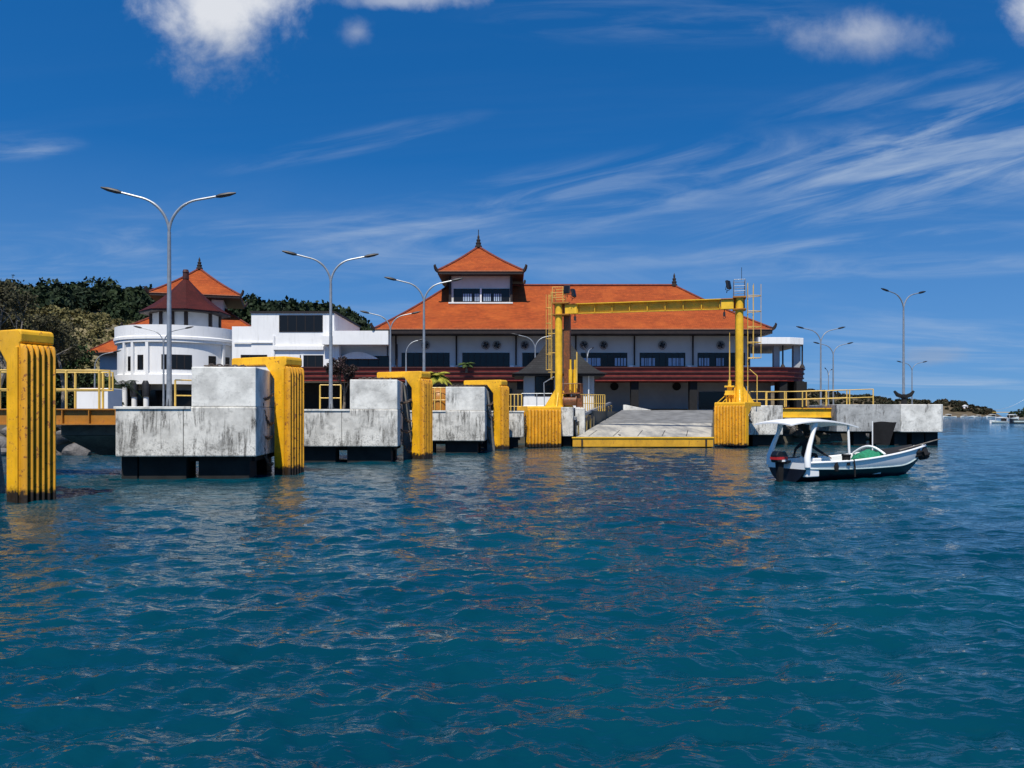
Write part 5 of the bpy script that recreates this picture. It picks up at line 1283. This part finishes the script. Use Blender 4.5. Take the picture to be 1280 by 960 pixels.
# ------------------------------------------------------------------ person
def skin_body(name, verts, edges, mat, parent, root=0, sub=2):
    me = bpy.data.meshes.new(name); me.from_pydata([v_[:3] for v_ in verts], edges, []); o = bpy.data.objects.new(name, me); COL.objects.link(o)
    sm = o.modifiers.new('skin', 'SKIN'); 
    for i, v_ in enumerate(verts): o.data.skin_vertices[0].data[i].radius = (v_[3], v_[4] if len(v_) > 4 else v_[3]); o.data.skin_vertices[0].data[i].use_root = (i == root)
    sm.use_smooth_shade = True; ss = o.modifiers.new('sub', 'SUBSURF'); ss.levels = sub; ss.render_levels = sub
    me.materials.append(mat); o.parent = parent; return o
pt = thing('person', 'person in dark clothes sitting at the stern of the boat, hand on the tiller', 'person', bl(1.12, .1, .84), R(28))
CL = simple('dark_clothes', (.010, .010, .013), .85, .3, 8)
bodyv = [(0, 0, .10, .17, .15), (.02, 0, .28, .155, .13), (.03, 0, .46, .17, .13), (.03, 0, .57, .11, .10), (.05, 0, .66, .055), (.07, 0, .72, .06),
         (.03, .19, .54, .075), (-.12, .36, .32, .055), (-.36, .20, .14, .042), (-.44, .14, .10, .03),
         (.03, -.19, .54, .075), (.22, -.40, .30, .055), (.44, -.62, .10, .042), (.52, -.66, .06, .03),
         (.05, .10, .08, .11), (.42, .15, .12, .08), (.48, .15, -.36, .055), (.62, .15, -.54, .045),
         (.05, -.10, .08, .11), (.42, -.15, .12, .08), (.48, -.15, -.36, .055), (.62, -.15, -.54, .045)]
edg = [(0, 1), (1, 2), (2, 3), (3, 4), (4, 5), (3, 6), (6, 7), (7, 8), (8, 9), (3, 10), (10, 11), (11, 12), (12, 13), (0, 14), (14, 15), (15, 16), (16, 17), (0, 18), (18, 19), (19, 20), (20, 21)]
skin_body('clothed_body', bodyv, edg, CL, pt)
bm = bmesh.new(); bmesh.ops.create_uvsphere(bm, u_segments=24, v_segments=18, radius=1)
for v_ in bm.verts:
    p = v_.co.copy(); x, y, z = p.x * .098, p.y * .078, p.z * .12
    if z < 0: x = x * (1 + .15 * z / .12) ; y *= (1 + .35 * z / .12)
    if p.x > .8 and abs(p.y) < .25 and -.35 < p.z < .15: x += .022 * (1 - abs(p.z + .12) / .3)
    v_.co = (x, y, z)
me = bpy.data.meshes.new('head'); bm.to_mesh(me); bm.free(); me.materials.append(SKIN); me.shade_smooth()
hd = bpy.data.objects.new('head', me); COL.objects.link(hd); hd.parent = pt; hd.location = (.09, 0, .86); hd.rotation_euler = (0, 0, R(-20))
m = MB(); m.rev([(0, .14), (.05, .13), (.09, .09), (.108, .03), (.106, -.02), (.098, -.03)], n=20, close=False); m.build('cap', BLACK, hd, smooth=True)
m = MB(); m.rev([(.07, .012), (.185, .0), (.185, .012), (.07, .03)], (.0, 0, .01), 10, -40, 40); m.build('cap_brim', BLACK, hd, smooth=True)
for s in (-1, 1): MB().tube([(.088, s * .032, .015), (.096, s * .032, .015)], .012, 8).build('eye', BLACK, hd)
MB().box(.085, .098, -.022, .022, -.062, -.054).build('mouth', simple('lips', (.10, .03, .025), .6), hd)
for s in (-1, 1): MB().rev([(0, -.03), (.014, -.02), (.02, .01), (.012, .03), (0, .032)], (0, s * .08, .0), 8, close=False).build('ear', SKIN, hd, smooth=True)
def hand(px, py, pz, d, side):
    d = Vector(d).normalized(); s = d.cross(Vector((0, 0, 1))).normalized(); u_ = s.cross(d)
    base = Vector((px, py, pz)); vs = [(*base, .03, .022), (*(base + d * .06), .04, .02)]; ed = [(0, 1)]
    for i, (off, ln) in enumerate(((-.030, .062), (-.010, .072), (.010, .068), (.030, .052))):
        b_ = base + d * .085 + s * off; k_ = len(vs)
        vs += [(*b_, .0105), (*(b_ + d * ln * .5 - u_ * .006), .0095), (*(b_ + d * ln * .75 - u_ * .03), .009), (*(b_ + d * ln * .6 - u_ * .05), .008)]; ed += [(1, k_), (k_, k_ + 1), (k_ + 1, k_ + 2), (k_ + 2, k_ + 3)]
    k_ = len(vs); b_ = base + d * .03 + s * .038 * side
    vs += [(*b_, .012), (*(b_ + d * .03 + s * .02 * side - u_ * .01), .011), (*(b_ + d * .055 + s * .015 * side - u_ * .03), .009)]; ed += [(0, k_), (k_, k_ + 1), (k_ + 1, k_ + 2)]
    skin_body('hand', vs, ed, SKIN, pt, 0, 1)
hand(-.43, .145, .105, (-.8, -.45, -.3), -1); hand(.51, -.655, .065, (.7, -.4, -.4), 1)

# ------------------------------------------------------------------ distant boats
def small_boat(label, x, y, rz, s, canopy=True, dark=False):
    t = thing('moored_boat', label, 'boat', (x, y, 0), rz, 'small boats moored off the far shore'); t.scale = (s, s, s)
    m = MB(); vs = []
    n = 10
    for i in range(n + 1):
        q_ = i / n; hb = .95 * math.sin(math.pi * (.12 + .88 * (1 - q_)) / 2 * 1.0) if q_ > 0 else .9; hb = .95 * (1 - q_ ** 3); gz = .75 + .5 * q_ * q_; x_ = -3 + 6 * q_
        vs += [(x_, -hb, gz), (x_, -hb * .6, -.2), (x_, hb * .6, -.2), (x_, hb, gz)]
    m.add(vs, [(i * 4 + j, (i + 1) * 4 + j, (i + 1) * 4 + (j + 1) % 4, i * 4 + (j + 1) % 4) for i in range(n) for j in range(4)] + [(0, 1, 2, 3)])
    m.build('hull', HB if dark else GEL, t)
    MB().box(-2.8, 2.3, -.8, .8, .3, .7).build('deck', GELD, t)
    if canopy:
        MB().prism([(-2.6, 2.0), (-2.6, 2.1), (-.5, 2.3), (1.4, 2.1), (1.4, 2.0)], -.95, .95, 'y').build('canopy', GEL, t)
        m = MB()
        for a in (-2.4, 1.2):
            for b in (-.85, .85): m.tube([(a, b, .6), (a, b, 2.05)], .05, 5)
        m.build('canopy_post', GEL, t)
        MB().box(-2.2, -.6, -.7, .7, .7, 1.7).build('cabin', DARKIN, t)
    return t
small_boat('white canopied boat moored alone in the channel at right', XX(1249, 228), 228, R(155), .78)
small_boat('low boat cut by the right edge of the picture', XX(1277, 222), 222, R(178), 1.1, False, True)
dl = [(1184, 'leftmost small white boat by the far shore'), (1192, 'white boat second from the left by the far shore'), (1205, 'white boat by the far shore under the red roofs'), (1213, 'wide white boat by the middle of the far shore'),
      (1222, 'white boat right of the wide one by the far shore'), (1233, 'white boat near the tip of the far shore'), (1239, 'last white boat at the tip of the far shore')]
for i, (x, lb) in enumerate(dl): small_boat(lb, XX(x, 660 + 12 * (i % 3)), 660 + 12 * (i % 3), R(8 if i % 2 else 170), .9 + .3 * (i % 3 == 0), i % 2 == 0)
small_boat('dark canopied boat off the wooded point at right', XX(1266, 380), 380, R(10), 1.1)
for i, (x, y, lb) in enumerate(((1203, 511, 'left red-roofed cottage on the far shore'), (1209, 510, 'right red-roofed cottage on the far shore'), (1206, 507, 'tiny white cottage above the red-roofed ones'))):
    Yh = 905; t = thing('cottage', lb, 'house', (XX(x, Yh), Yh, max(2, ZZ(y + 3, Yh))))
    MB().box(-2.5, 2.5, -2, 2, -4, 2).build('wall', WHITE, t); MB().prism([(-3, 2.002), (0, 3.6), (3, 2.002)], -2.3, 2.3, 'y').build('roof', TILE if i < 2 else WHITE, t)
# suspension footbridge far away
t = thing('suspension_bridge', 'thin faint suspension bridge across the far channel at right', 'bridge', (XX(1240, 900), 900, 0))
m = MB(); m.tube([(0 + 3.0 * i, 0, 7.5 + .010 * (3 * i) ** 2 * .9) for i in range(22)], .12, 4); m.build('cable', GALV, t)
m = MB(); m.box(0, 64, -1, 1, 4.6, 5.2); m.build('deck', YRAIL, t)

S.render.resolution_x = 1024; S.render.resolution_y = 768
